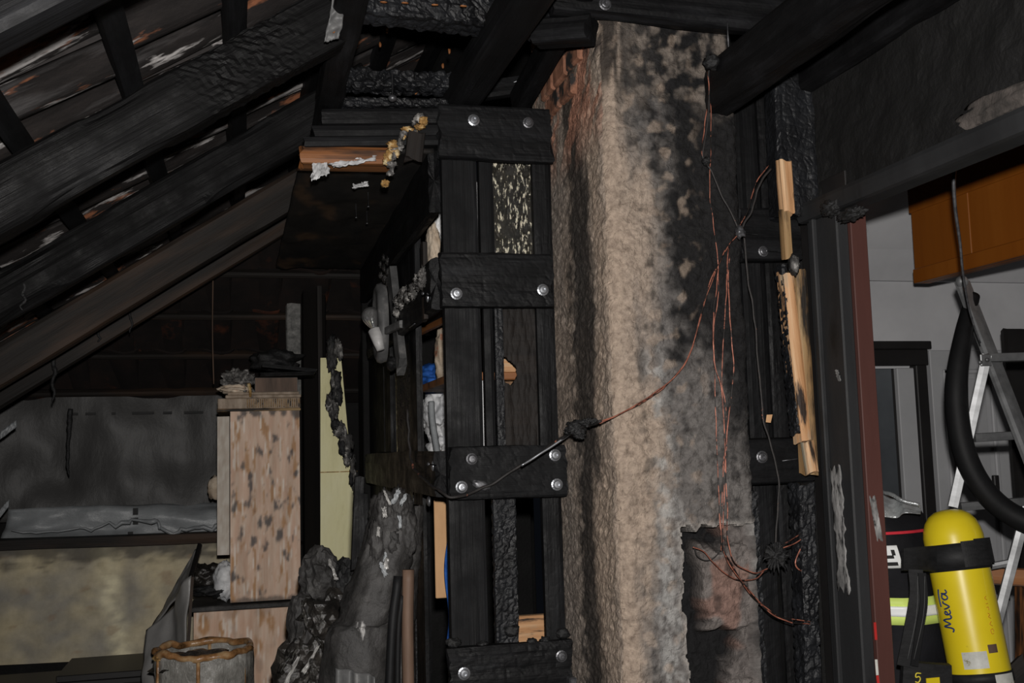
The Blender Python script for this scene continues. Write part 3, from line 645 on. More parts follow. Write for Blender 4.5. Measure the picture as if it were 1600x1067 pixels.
wplank(572, 596, 0, 2.3, 'char_fine'); wplank(597, 606, 0, 2.3, 'char'); wplank(616, 638, 0, 2.32, 'char_gator', gator=.003); wplank(640, 653, .0, 1.48, 'char')
wplank(610, 650, 2.14, 2.45, 'char_fine', X=XW + .015); wplank(636, 647, 1.6, 2.1, 'char', X=XW + .02); wplank(557, 572, 0, 2.3, 'char_brown')
yw = timber('wool_strip', Vector((XW + .05, (YW(605) + YW(626)) / 2, 1.2)), Vector((XW + .05, (YW(605) + YW(626)) / 2, 2.05)), .03, abs(YW(605) - YW(626)) + .05, 'ochre_wool', pw, (0, 1, 0), step=.012, amp=.008)
for (x, y, L) in ((668, 465, .05), (676, 728, .045), (600, 560, .04)):
    p = P(x, y, X=XW - .04); nail(pw, p + Vector((.02, .0, 0)), p + Vector((-L * .4, -L * .8, 0.006)), .002)
    lump('washer', p, (.004, .012, .015), 'steel', pw, .1, 2, 2)
wsh = P(670, 783, X=XW - .05); lump('washer', wsh, (.006, .014, .016), 'steel_dark', pw, .15, 2, 2)
# back of the cupboard space
struct(box('wall_cupboard', (.55, 4.95, 0), (1.35, 5.0, 2.6), 'wall_soot'))
# things stored behind the planks
shf = thing('storage_shelf', 'wooden storage shelf board glimpsed through the gap in the planks', 'shelf', (.8, 3.4, 0))
zs = P(690, 598, X=.62).z
box('shelf_board', (.60, 3.03, zs - .012), (.88, 3.62, zs + .012), 'wood_orange', shf)
box('shelf_upright', (.86, 3.5, 0), (.88, 3.62, 2.3), 'char_brown', shf)
box('shelf_board', (.60, 3.03, 2.05), (.88, 3.62, 2.07), 'char_brown', shf)
tl = timber('tilted_lath', P(655, 520, X=.62), P(712, 492, X=.66), .02, .022, 'wood_orange', None, step=.012, amp=.004)
tag(tl, 'scorched tilted lath above the storage shelf', 'lath')
tag(lump('blue_cloth', P(672, 585, X=.68) + Vector((.02, .02, .0)), (.06, .09, .045), 'blue', None, .35, 2, 4), 'blue folded cloth on the storage shelf seen through the gap', 'cloth')
tag(lump('paper_bundle', P(694, 555, X=.70) + Vector((.03, .03, 0)), (.05, .06, .13), 'cream_paper', None, .35, 2.2, 4, True), 'crumpled cream paper bundle above the blue cloth', 'paper')
tag(lump('plastic_bag', P(682, 640, X=.70) + Vector((.04, .04, -.01)), (.08, .11, .10), 'white_bag', None, .30, 2.2, 5, True), 'white plastic bag stuffed below the storage shelf', 'bag')
tag(lump('plastic_bag', P(690, 690, X=.68) + Vector((.04, .05, -.03)), (.07, .10, .09), 'white_bag', None, .40, 2.6, 5, True), 'sooty grey and white crumpled bag under the white one', 'bag')
wl = P(676, 660, X=.615); tag(tube('pale_blue_strip', [wl + Vector((0, .02, .07)), wl, wl + Vector((.01, -.04, -.12))], .011, 'sheet_light', None, 6), 'pale blue plastic strip hanging in front of the bags', 'strip')
tag(lump('painted_paper', P(676, 385, X=.62), (.02, .055, .075), 'cream_paper', None, .30, 2.2, 4, True), 'crumpled brown and blue paper packing stuck in the upper gap', 'paper')
tag(lump('grey_paper', P(684, 350, X=.64), (.02, .05, .055), 'white_bag', None, .35, 2.6, 4, True), 'sooty curl of paper above the brown packing', 'paper')
cbx = box('cardboard_sheet', (.592, 3.34, 1.14), (.632, 3.348, 1.455), 'cardboard'); tag(cbx, 'brown cardboard sheet standing in the lower gap of the planks', 'cardboard')
tag(sheet('blue_fabric', [(.612, 3.30, 1.0), (.665, 3.33, 1.0), (.665, 3.33, 1.45), (.628, 3.30, 1.45)], 'blue', None, 8, 40, .006, lambda u, v: .012 * math.sin(v * 9)), 'dark blue fabric edge beside the cardboard', 'cloth')
tag(box('orange_board', (.79, 3.13, .85), (.90, 3.16, P(830, 962, Y=3.13).z), 'wood_raw'), 'bright unburnt board end showing low between the planks', 'board')
tag(box('orange_board', (.765, 3.12, 1.74), (.85, 3.15, 1.93), 'wood_raw'), 'bright unburnt board seen through the burnt hole', 'board')
ws = P(754, 620, Y=3.06); tag(box('white_rod', (ws.x - .006, 3.06, 1.60), (ws.x + .012, 3.08, 1.83), 'white_bag'), 'narrow white strip shining through the slit beside the post', 'strip')
ws = P(744, 330, Y=3.07); tag(box('white_rod', (ws.x - .004, 3.07, 2.17), (ws.x + .012, 3.09, 2.42), 'white_bag'), 'thin pale strip in the slit below the top crossboard', 'strip')

# ================================================================== CHIMNEY
XC0, XC1, YC0, YC1 = .905, 1.285, 2.50, 3.15
chm = thing('chimney', 'rendered brick chimney, tan and soot stained, with a broken-out recess low down', 'chimney', ((XC0 + XC1) / 2, 2.8, 0))
def chimney_body():
    r = .035; path = []
    def seg(a, b, n, nr):
        for i in range(n): t = i / n; path.append((a[0] + (b[0] - a[0]) * t, a[1] + (b[1] - a[1]) * t, nr[0], nr[1]))
    seg((XC0, YC1), (XC0, YC0 + r), 100, (-1, 0))
    for i in range(10): an = math.pi + math.pi / 2 * i / 10; path.append((XC0 + r + r * math.cos(an), YC0 + r + r * math.sin(an), math.cos(an), math.sin(an)))
    seg((XC0 + r, YC0), (XC1 - .02, YC0), 82, (0, -1))
    for i in range(6): an = 1.5 * math.pi + math.pi / 2 * i / 6; path.append((XC1 - .02 + .02 * math.cos(an), YC0 + .02 + .02 * math.sin(an), math.cos(an), math.sin(an)))
    seg((XC1, YC0 + .02), (XC1, YC1), 24, (1, 0)); path.append((XC1, YC1, 1, 0))
    zs_ = [0, .3, .6, .85] + [.92 + .0048 * i for i in range(400)] + [2.9, 3.1, 3.4]
    vs_ = []; cols = []; fs = []; n = len(path)
    tan, tan2, grey, soot, white, pink = (.355, .278, .218), (.265, .222, .187), (.138, .127, .12), (.011, .0108, .0114), (.36, .35, .335), (.34, .17, .115)
    for z in zs_:
        for (x, y, nx, ny) in path:
            q = Vector((x, y, z))
            d = .007 * fbm(q * 9, 3) + .0048 * fbm(q * 42, 3)
            front = ny < -.5; lx = x - XC0
            w = fbm(Vector((x * 6, y * 6, z * 2.2)), 4); w2 = fbm(q * 26 + Vector((9, 0, 0)), 3); w3 = fbm(Vector((x * 30, y * 30, z * 3)), 3)
            if nx < -.5 and ny > -.5:                      # left face
                b = y - YC0                                # distance behind the corner
                c = mixc(tan, tan2, .5 + w)
                c = mixc(c, soot, (sst(.08, .17, b + .10 * w + .04 * w3) * (1 - .9 * sst(.28, .36, b + .06 * w2 + .03 * w))) * .86)
                c = mixc(c, grey, sst(.30, .42, b) * .25)
                if z > 2.35: c = mixc(c, pink, sst(.05, .3, fbm(Vector((y * 12 + z * 9, 0, z * 2)), 3) + .2) * sst(2.35, 2.55, z))
                c = mixc(c, soot, sst(2.4, 2.6, z) * sst(.0, .3, fbm(Vector((y * 9 + z * 8, 3, z * 3)), 3)) * .8)
            else:
                c = mixc(tan, tan2, sst(.0, .16, lx + .1 * w))
                gz = sst(.05, .17, lx + .12 * w + .05 * w3)
                c = mixc(c, grey, gz)
                # soot climbs over the front, deepest up high on the right
                edge = .13 + .10 * sst(2.25, 1.75, z) + .13 * sst(1.85, 1.45, z)
                sf = sst(-.04, .06, lx - edge + .10 * w + .05 * w2)
                sf *= 1 - .55 * sst(1.75, 1.45, z)
                c = mixc(c, soot, sf * .97)
                c = mixc(c, soot, sst(.20, .55, w2 + w3 * .4) * .55 * sst(.02, .10, lx))
                top = sst(2.47, 2.56, z + .06 * w)
                c = mixc(c, mixc(soot, tan2, .75 * sst(-.15, .55, w2 + .35 * w)), top * sst(.02, .1, lx) * .8)
                c = mixc(c, soot, sst(2.35, 2.62, z) * (1 - sst(.03, .12, lx)) * sst(-.2, .25, w3 + w) * .9)
                wh = (1 - sst(.0, .05, abs(lx - .125 - .10 * (1.6 - z) * .25 + .02 * w))) * sst(1.90, 1.80, z) * sst(-.15, .25, w2 + w * .4)
                c = mixc(c, white, wh * .75)
                c = mixc(c, white, sst(1.6, 1.3, z) * sst(.25, .5, fbm(q * 17 + Vector((0, 4, 2)), 3)) * .6 * sst(.07, .12, lx))
                c = mixc(c, tan, .8 * sst(.22, .6, fbm(q * 22 + Vector((3, 4, 8)), 3)) * .6 * (1 - sst(.2, .3, lx)))
                # crack of dark soot along the corner, low
            if front:
                top_z = 1.392 + .02 * noise.noise(Vector((x * 40, 1, 0))) - .10 * sst(1.20, 1.22, x) * 0
                lft = 1.075 + .012 * noise.noise(Vector((z * 17, 2, 0))) + .008 * noise.noise(Vector((z * 60, 2, 0))) + .012 * (1.36 - z)
                if x > lft and z < top_z and x < XC1 - .0:
                    nn_ = .028 * noise.noise(Vector((x * 16, 0, z * 14))) + .012 * noise.noise(Vector((x * 50, 0, z * 50)))
                    blob = sst(-.012, .012, min(x - 1.135 - .25 * max(0, 1.20 - z) + nn_, z - 1.125 + nn_, 1.345 - z + nn_))
                    rim = sst(-.01, .012, x - 1.232 - .03 * math.sin(z * 17) + nn_)
                    pat = max(blob, .8 * rim, sst(1.185, 1.215, x + nn_) * sst(1.03, 1.0, z))
                    d -= .085 - .066 * pat
                    c = mixc(soot, mixc((.165, .145, .135), (.22, .14, .115), sst(.15, .4, fbm(q * 11, 2))), pat)
                    c = mixc(c, soot, sst(.2, .6, w2) * .6)
                elif x > lft - .02 and z < top_z + .02:
                    c = mixc(c, (.42, .39, .36), .6 * (1 - sst(0, .02, max(lft - x, z - top_z))))
            vs_.append((x + nx * d, y + ny * d, z)); cols.append(c)
    for j in range(len(zs_) - 1):
        for i in range(n - 1):
            a = j * n + i; fs.append((a, a + 1, a + n + 1, a + n))
    return mesh_obj('render_coat', vs_, fs, 'plaster', chm, False, cols)
chimney_body()
bk = bmesh.new(); bmesh.ops.create_cube(bk, size=1, matrix=Matrix.Diagonal((.05, .115, .062, 1))); bmesh.ops.bevel(bk, geom=bk.edges[:], offset=.006, segments=1, affect='EDGES')
BRK = bpy.data.meshes.new('brick'); bk.to_mesh(BRK); bk.free(); BRK.materials.append(M['brick'])
for r_ in range(4):
    for c in range(3):
        if (r_ == 0 and c == 0): continue
        y = 2.64 + c * .127 + (.06 if r_ % 2 else 0)
        link('brick', BRK, None, chm, rel(chm, Matrix.Translation((XC0 + .024 - .009 - .004 * random.random(), y, 2.62 + r_ * .074)) @ Matrix.Rotation(R_(random.uniform(-2, 2)), 4, 'X')))

# ================================================================== RIGHT OF THE CHIMNEY: PLANKS, SPLIT POST, DOOR CASING
YQ = 2.62
rp = thing('plank_partition', 'charred plank partition with nailed crossboards, between chimney and split door post', 'partition', (1.37, YQ, 0))
for (x, w, m_, yo) in ((1.315, .065, 'char', .02), (1.385, .07, 'char_fine', .02), (1.455, .06, 'char', .025), (1.51, .06, 'char_fine', .03), (1.25, .06, 'char', .04)):
    vplank(rp, 'plank', x, w, 0, 2.62, m_, Y=YQ + yo, step=.012, amp=.004, gator=.001)
vplank(rp, 'plank', 1.338, .03, .9, 1.47, 'char_gator', Y=YQ - .01, step=.008, gator=.004)
xb1 = timber('crossboard', Vector((1.325, YQ - .02, 2.172)), Vector((1.50, YQ - .02, 2.172)), .05, .15, 'char', rp, step=.009, amp=.005, wane=.006)
xb2 = timber('crossboard', Vector((1.285, YQ - .03, 1.55)), Vector((1.492, YQ - .03, 1.55)), .06, .125, 'char', rp, step=.009, amp=.004, wane=.004)
bolt(xb1, P(1192, 393, Y=YQ - .05), .9, True); bolt(xb2, P(1190, 714, Y=YQ - .065), 1.0, True)
for (a, b, L) in ((1160, 365, .045), (1198, 392, .03)):
    p = P(a, b, Y=YQ - .06); nail(xb1, p + Vector((.045, .0, -.002)), p, .0015)
p = P(1222, 720, Y=YQ - .068); nail(xb2, p, p + Vector((.045, -.002, .004)), .0018, 'nail', False)
p = P(1198, 648, Y=YQ - .03); sheet('splinter', [p, p + Vector((.012, -.01, 0)), p + Vector((.004, -.012, -.022)), p + Vector((-.004, 0, -.02))], 'cardboard', rp, 4, 4, .002)
# split post: charred head, bare broken middle, scaly foot
YS = 2.52
sp = thing('split_post', 'split door post with bright bare wood between charred head and foot', 'post', (1.44, YS, 0))
def pz(px, py, Y=YS): return P(px, py, Y=Y)
def postseg(name, t, b, wpx, mat, Y=YS, th=.07, **k):
    a = pz(*b, Y=Y); c = pz(*t, Y=Y); w = wpx / FPX * 2.72
    a.y += th / 2; c.y += th / 2
    return timber(name, a, c, w, th, mat, sp, (0, -1, 0), **k)
postseg('charred_head', (1240, 60), (1253, 335), 74, 'char_gator', Y=YS - .03, th=.08, step=.009, gator=.002, cell=.035, amp=.004)
postseg('bare_knob', (1229, 250), (1236, 332), 21, 'wood_raw', Y=YS - .058, th=.035, step=.005, amp=.006, wane=.006)
postseg('bare_strip', (1229, 325), (1234, 402), 15, 'wood_raw_dark', Y=YS - .055, th=.03, step=.007, amp=.004)
lump('char_knot', pz(1240, 415, Y=YS - .06), (.014, .014, .028), 'soot', sp, .3, 2, 3)
postseg('bare_face', (1233, 425), (1262, 690), 20, 'wood_raw', Y=YS - .05, th=.05, step=.007, amp=.005, wane=.004)
postseg('bare_side', (1252, 420), (1272, 742), 21, 'wood_raw_dark', Y=YS - .028, th=.05, step=.007, amp=.005)
postseg('char_edge', (1225, 412), (1251, 678), 9, 'char_gator', Y=YS - .045, th=.05, step=.006, gator=.004, cell=.016)
postseg('bare_tail', (1265, 690), (1273, 740), 17, 'wood_raw', Y=YS - .045, th=.03, step=.008, amp=.005)
postseg('charred_foot', (1262, 755), (1275, 1090), 30, 'char_gator', Y=YS - .05, th=.07, step=.007, gator=.006, cell=.024)
# beam in front, on top of the post
bt = timber('wall_plate', Vector((1.235, 2.52, 2.545)), Vector((1.235, .7, 2.525)), .075, .14, 'char', None, step=.013, amp=.006, wane=.008)
tag(bt, 'black wall plate beam running overhead from the chimney past the split post', 'beam')
p = P(1138, 68, Y=2.40); nail(bt, p + Vector((0, 0, -.01)), p + Vector((0, 0, .06)), .0018, 'nail', False)
p = P(1118, 104, Y=2.44); nail(bt, p, p + Vector((.045, -.02, 0)), .0018, 'nail', False)
lump('soot_crust', P(1112, 98, Y=2.42), (.02, .02, .018), 'soot', bt, .5, 2.5, 3)
# door wall, running towards the viewer
XD = 1.50
wr = struct(box('wall_right', (XD + .03, .5, 2.30), (XD + .12, 2.62, 3.1), 'wall_soot', None, 0))
def wplaster(u, v): return .012 * fbm(Vector((u * 9, v * 5, 3)), 3) + .004 * fbm(Vector((u * 40, v * 22, 3)), 2)
sheet('soot_render', [(XD + .03, 2.6, 2.24), (XD + .03, .9, 2.24), (XD + .03, .9, 2.95), (XD + .03, 2.6, 2.95)], 'wall_soot', wr, 120, 50, .012, wplaster)
timber('wall_batten', Vector((XD + .0, 2.5, 2.62)), Vector((XD + .0, .9, 2.60)), .05, .13, 'char', wr, step=.016, amp=.006, wane=.01)
struct(box('wall_right_rear', (XD + .03, 2.66, 0), (XD + .12, 3.8, 3.0), 'wall_soot', None, 0))
bs = P(1545, 178, X=XD + .015); lump('bare_plaster', bs + Vector((.008, -.06, .01)), (.014, .18, .030), 'bare_plaster', wr, .3, 2, 4)
dr = struct(thing('door_1', 'x', 'x', (XD, 2.2, 0)));  del dr['label']; del dr['category']
box('casing', (XD - .02, 2.36, 0), (XD + .015, 2.505, 2.19), 'jamb', dr, .004)
box('casing_bead', (XD - .032, 2.455, 0), (XD - .018, 2.475, 2.19), 'jamb', dr, .003)
box('reveal', (XD + .012, 2.345, 0), (XD + .058, 2.362, 2.19), 'jamb_red', dr, .002)
box('lining', (XD + .016, 2.364, 0), (XD + .056, 2.60, 2.30), 'black_paint', dr, .002)
hd = timber('casing_head', Vector((XD - .0, 2.52, 2.215)), Vector((XD - .0, .8, 2.205)), .075, .055, 'jamb', dr, step=.012, amp=.003)
lump('soot_crust', P(1330, 335, X=XD - .02), (.02, .05, .015), 'soot', dr, .5, 3, 4)
lump('soot_crust', P(1300, 325, X=XD - .03), (.02, .035, .02), 'soot', dr, .5, 3, 4)
def streak(pa, pb, w, mat, Xs, name):
    a = P(*pa, X=Xs); b = P(*pb, X=Xs)
    return sheet(name, [b + Vector((0, w, 0)), b + Vector((0, -w, 0)), a + Vector((0, -w, 0)), a + Vector((0, w, 0))], mat, dr, 6, 60, .0015, lambda u, v: .001 * noise.noise(Vector((v * 9, u, 1))), None, .55)
streak((1302, 690), (1322, 965), .034, 'scratch', XD - .0212, 'white_streak')
streak((1306, 575), (1313, 598), .010, 'scratch', XD - .0212, 'white_streak')
for (pa, pb, m_) in (((1362, 770), (1376, 850), 'scratch'), ((1367, 972), (1369, 1000), 'red_tape'), ((1369, 1030), (1371, 1055), 'sticker'), ((1371, 1055), (1374, 1080), 'red_tape')):
    a = P(*pa, Y=2.344); b = P(*pb, Y=2.344); w = .010 if m_ == 'scratch' else .0035
    sheet('paint_scrape' if m_ == 'scratch' else 'tape_mark', [(b.x - w, 2.3438, b.z), (b.x + w, 2.3438, b.z), (a.x + w, 2.3438, a.z), (a.x - w, 2.3438, a.z)], m_, dr, 8, 20, -.001, None, None, .3 if m_ == 'scratch' else .05)

# ================================================================== COPPER WIRES
def wire(pix, lab, r=.0016, mat='copper', Y=2.47, jit=.0025, depth=None):
    r *= .85
    pts = []
    for i, q in enumerate(pix): pts.append(P(q[0], q[1], Y=q[2] if len(q) > 2 else Y))
    return tag(tube('wire', pts, r, mat, None, 6, 10, True, jit), lab, 'wire', 'burnt wires in front of the chimney')
wire([(1108, 106), (1108, 170), (1102, 215), (1098, 245), (1112, 268), (1125, 300), (1143, 335), (1156, 362)], 'blackened wire kinking from the chimney top to the knotted nail', .0032, 'copper_burnt')
wire([(1105, 112), (1107, 150), (1100, 200), (1097, 240), (1104, 252)], 'short copper strand beside the header board end', .0018)
wire([(1110, 112), (1111, 200), (1109, 300), (1118, 375), (1123, 450), (1115, 520), (1117, 600), (1121, 720), (1127, 860)], 'long thin copper strand hanging straight down the chimney right edge', .0015)
wire([(1201, 258), (1182, 285), (1168, 330), (1150, 362), (1135, 390), (1122, 412), (1105, 455), (1092, 505), (1075, 560), (1050, 592), (1010, 622), (970, 645), (935, 660)], 'copper wire sweeping from the knotted nail across the chimney to a soot clump', .0018)
wire([(1152, 368), (1136, 386), (1118, 425), (1103, 468), (1091, 510), (1073, 562), (1046, 597), (1003, 630), (937, 662)], 'second copper strand running beside the sweeping wire', .0015)
wire([(1204, 262), (1190, 285), (1175, 325), (1160, 358)], 'charred cable end rising from the knotted nail to the post', .0035, 'copper_burnt', jit=.006)
wire([(1163, 368), (1168, 430), (1180, 505), (1184, 560), (1190, 625), (1194, 660), (1206, 700), (1217, 755), (1214, 810), (1212, 850)], 'blackened cable dangling from the knotted nail past the lower crossboard', .0034, 'copper_burnt', Y=2.52)
wire([(1140, 385), (1138, 440), (1142, 520), (1146, 580), (1138, 660), (1133, 740), (1130, 845), (1142, 880), (1170, 925), (1205, 958), (1235, 972), (1266, 975)], 'copper wire hanging down and sweeping right under the soot star', .002)
wire([(1138, 388), (1134, 470), (1129, 560), (1128, 600), (1134, 650), (1129, 760), (1128, 850), (1150, 896), (1182, 935), (1215, 962), (1266, 971)], 'paired copper wire running beside the one that sweeps right', .0018)
wire([(1122, 420), (1115, 500), (1117, 570), (1128, 612), (1133, 700), (1136, 800), (1138, 850), (1150, 880), (1178, 895), (1200, 888)], 'copper wire bending into the low recess to the soot star', .0018, Y=2.46)
wire([(1083, 855), (1100, 862), (1118, 883), (1150, 905), (1178, 905), (1196, 890)], 'copper loop hanging across the recess mouth', .0017, Y=2.48)
wire([(1085, 858), (1090, 870), (1105, 876), (1120, 868), (1130, 852)], 'small dark wire loop at the recess top edge', .0015, 'copper_burnt', Y=2.49)
wire([(1220, 853), (1238, 842), (1257, 831)], 'short upper copper stub between soot star and post foot', .0019, Y=2.48)
wire([(1222, 857), (1240, 850), (1259, 838)], 'short lower copper stub between soot star and post foot', .0019, Y=2.48)
wire([(1257, 846), (1248, 862), (1242, 880), (1248, 890), (1260, 894)], 'hooked copper stub curling into the post foot', .0024, Y=2.48)
wire([(908, 667), (885, 682), (850, 705), (815, 728)], 'stiff bare wire end slanting from the soot clump', .004, 'steel', Y=2.75, jit=.002)
ccab = tag(tube('charred_cable', [P(938, 660, Y=2.46), P(905, 668, Y=2.62), P(862, 694, Y=2.80), P(818, 726, Y=2.87), P(782, 748, Y=2.89), P(740, 768, Y=2.89), P(708, 778, Y=2.86), P(685, 765, X=.53), P(655, 742, X=.52), P(641, 715, X=.52), P(636, 640, X=.52)],
         .0042, 'copper_burnt', None, 7, 10, True, .006), 'charred cable drooping across the lower crossboard and up the plank wall', 'cable')
for i, (x, y, r_, yy) in enumerate(((902, 668, .020, 2.62), (918, 660, .013, 2.56), (890, 672, .012, 2.66), (905, 680, .012, 2.62), (928, 658, .008, 2.5))):
    lump('melted_clump', P(x, y, Y=yy), (r_ * 1.2, r_, r_ * .8), 'soot', ccab, .7, 2.8, 4)
tag(lump('char_disc', P(752, 758, Y=2.905), (.028, .006, .013), 'steel_dark', None, .2, 2, 3, rot=Matrix.Rotation(R_(20), 3, 'Y')), 'dark flattened blob beside the lower left bolt', 'soot clump')
star = thing('soot_star', 'spiky black melted junction hanging beside the post foot', 'junction', P(1213, 868, Y=2.49))
lump('core', P(1213, 868, Y=2.49), (.026, .02, .025), 'soot', star, .8, 3.2, 4)
random.seed(3)
for i in range(16):
    an = random.uniform(0, 6.28); c = P(1213, 868, Y=2.485); d = Vector((math.cos(an), random.uniform(-.5, .1), math.sin(an)))
    tube('spike', [c, c + d * .03, c + d * .04 + Vector((0, 0, -.004))], lambda t: .005 * (1.1 - t), 'soot', star, 5, 3)
tag(lump('knot', P(1156, 362, Y=2.465), (.013, .012, .016), 'steel_dark', None, .5, 2.4, 3), 'knot of wires wound around a nail right of the chimney', 'wire knot')
tag(lump('wire_crust', P(1104, 252, Y=2.465), (.010, .009, .011), 'soot', None, .6, 2.4, 3), 'soot blob on the kinked wire below the chimney top', 'soot clump')
tag(lump('wire_crust', P(1242, 412, Y=2.44), (.012, .012, .022), 'ash', None, .4, 2.4, 3), 'grey melted blob on the post above the bare wood', 'soot clump')

# ================================================================== LAMP ON THE PLANK WALL
lb = P(596, 520, X=.50)
lamp = thing('wall_lamp', 'burnt oval wall lamp with bare bulb on the plank wall', 'lamp', (lb.x + .03, lb.y, lb.z - .15))
bd = timber('mount_board', P(628, 560, X=.545) + Vector((0, 0, -.03)), P(612, 428, X=.545), .03, .10, 'grey_plastic', lamp, (0, 1, 0), step=.012, amp=.003)
fr_ = frame(lb + Vector((.012, 0, 0)), lb + Vector((-.03, -.012, 0)))
def oval(name, c, ry, rz, d0, prof, mat):
    vs_ = []; fs = []; n = 30
    for (x, s) in prof:
        for k in range(n):
            an = 2 * math.pi * k / n; vs_.append((c.x + x, c.y + ry * s * math.cos(an) - x * .2, c.z + rz * s * math.sin(an) - .03 * x))
    for i in range(len(prof) - 1):
        for k in range(n): fs.append((i * n + k, i * n + (k + 1) % n, (i + 1) * n + (k + 1) % n, (i + 1) * n + k))
    fs.append(tuple(range(n))); fs.append(tuple((len(prof) - 1) * n + k for k in range(n - 1, -1, -1)))
    return mesh_obj(name, vs_, fs, mat, lamp, True)
lc = P(594, 505, X=.495)
oval('backplate', lc, .095, .15, 0, [(.02, .95), (0, 1), (-.012, .97), (-.02, .86), (-.014, .8), (-.010, .2)], 'grey_plastic')
bb = P(590, 530, X=.475); bt_ = P(579, 493, X=.455)
ax = (bt_ - bb).normalized()
lathe('socket', [(-.035, .014), (0, .020), (.045, .026), (.05, .022), (.05, .008)], bb - ax * .01, ax, 'porcelain', lamp, 18)
bl = lathe('bulb', [(0, .012), (.012, .014), (.03, .024), (.045, .0315), (.058, .034), (.07, .0325), (.082, .026), (.09, .016), (.093, .003)], bb + ax * .038, ax, 'bulb_glass', lamp, 22)
tube('filament_stem', [bb + ax * .04, bb + ax * .075, bb + ax * .09 + Vector((.006, 0, 0))], .004, 'steel', bl, 6)
timber('cross_clip', P(598, 520, X=.50), P(628, 506, X=.53), .018, .026, 'grey_plastic', lamp, step=.01)
lump('melted_foot', P(612, 568, X=.52), (.02, .035, .022), 'soot', lamp, .4, 2, 3)
for (x, y, L) in ((636, 488, .05), (640, 512, .055)):
    p = P(x, y, X=.535); nail(lamp, p, p + Vector((.0, -.11, 0)), .0022, 'nail', False)
random.seed(8)
ares = thing('ash_residue', 'pale ash clot of melted plastic beside the wall lamp', 'ash', P(642, 455, X=.525))
for i in range(20):
    t = i / 19; x = 622 + 42 * t + random.uniform(-5, 5); y = 478 - 46 * t + random.uniform(-10, 10)
    lump('crumb', P(x, y, X=.525), (.012, random.uniform(.014, .03), random.uniform(.012, .022)), 'ash', ares, .7, 2.6, 3)
gres = thing('soot_residue', 'grey column of soot crumbs above the wall lamp', 'soot', P(601, 425, X=.535))
for i in range(9):
    t = i / 8; x = 601 + 6 * math.sin(i * 2.1); y = 402 + 45 * t
    lump('crumb', P(x, y, X=.535), (.010, .022, .015), 'rag', gres, .6, 2.6, 3)
sc2 = timber('scorched_lath', P(664, 500, X=.54), P(662, 380, X=.54), .015, .05, 'char_brown', None, (0, 1, 0), step=.012)
tag(sc2, 'scorched brown lath beside the ash crumbs', 'lath')

# ================================================================== FAR LEFT: FOAM BOARD, DARK POST, PLASTERED PIER
fy = 4.95
fq = [P(500, 905, Y=fy), P(562, 885, Y=fy), P(532, 560, Y=fy), P(500, 560, Y=fy)]
fb = sheet('foam_board', fq, 'foam', None, 16, 70, .03, lambda u, v: .003 * noise.noise(Vector((u * 9, v * 20, 0))), None, .0)
tag(fb, 'yellow foam insulation board with burnt ragged edge beyond the plank wall', 'insulation')
jt = P(500, 738, Y=fy - .03); box('joint', (jt.x, fy - .035, jt.z - .002), (jt.x + .17, fy - .031, jt.z + .002), 'ochre_crust', fb, 0)
random.seed(21)
edge = [(524, 535), (519, 560), (520, 590), (518, 615), (521, 645), (528, 668), (534, 690), (541, 708), (548, 722), (551, 742), (554, 765), (557, 790), (559, 815), (560, 840), (560, 865), (557, 885)]
ep = [P(x, y, Y=fy - .05) for x, y in edge]
tube('charred_edge', ep, lambda t: .010 + .008 * noise.noise(Vector((t * 21, 1, 0))), 'rag', fb, 7, 10, True, .02)
for i in range(64):
    tq = random.random() * 14.9; q = ep[int(tq)].lerp(ep[int(tq) + 1], tq % 1); k_ = 1.0 if tq < 8 else .6
    lump('ash_flake', q + Vector((random.uniform(-.02, .03) * k_, -.012, 0)), (random.uniform(.006, .022) * k_, .010, random.uniform(.022, .05)), random.choice(['ash', 'rag', 'soot']), fb, .6, 2.4, 3)
a = P(488, 1000, Y=4.98); dp = timber('dark_post', Vector((a.x + .022, 5.05, 0)), Vector((a.x + .022, 5.05, 2.5)), .112, .10, 'void_wood', None, (0, -1, 0), step=.03, amp=.003)
tag(dp, 'dark post standing between the pine dresser and foam board', 'post')
a = P(505, 700, Y=4.93); de = timber('scorched_strip', Vector((a.x - .005, 4.96, .8)), Vector((a.x - .01, 4.96, 2.43)), .022, .03, 'char_brown', None, (0, -1, 0), step=.015, amp=.004)
tag(de, 'thin scorched brown strip along the dark post', 'strip')
a = P(459, 490, Y=5.1); pr_ = timber('plaster_pier', Vector((a.x, 5.12, 1.89)), Vector((a.x, 5.12, P(462, 425, Y=5.1).z)), .072, .08, 'pier', None, (0, -1, 0), step=.02, amp=.004)
tag(pr_, 'rough grey plastered stub rising behind the box on the dresser', 'pier')
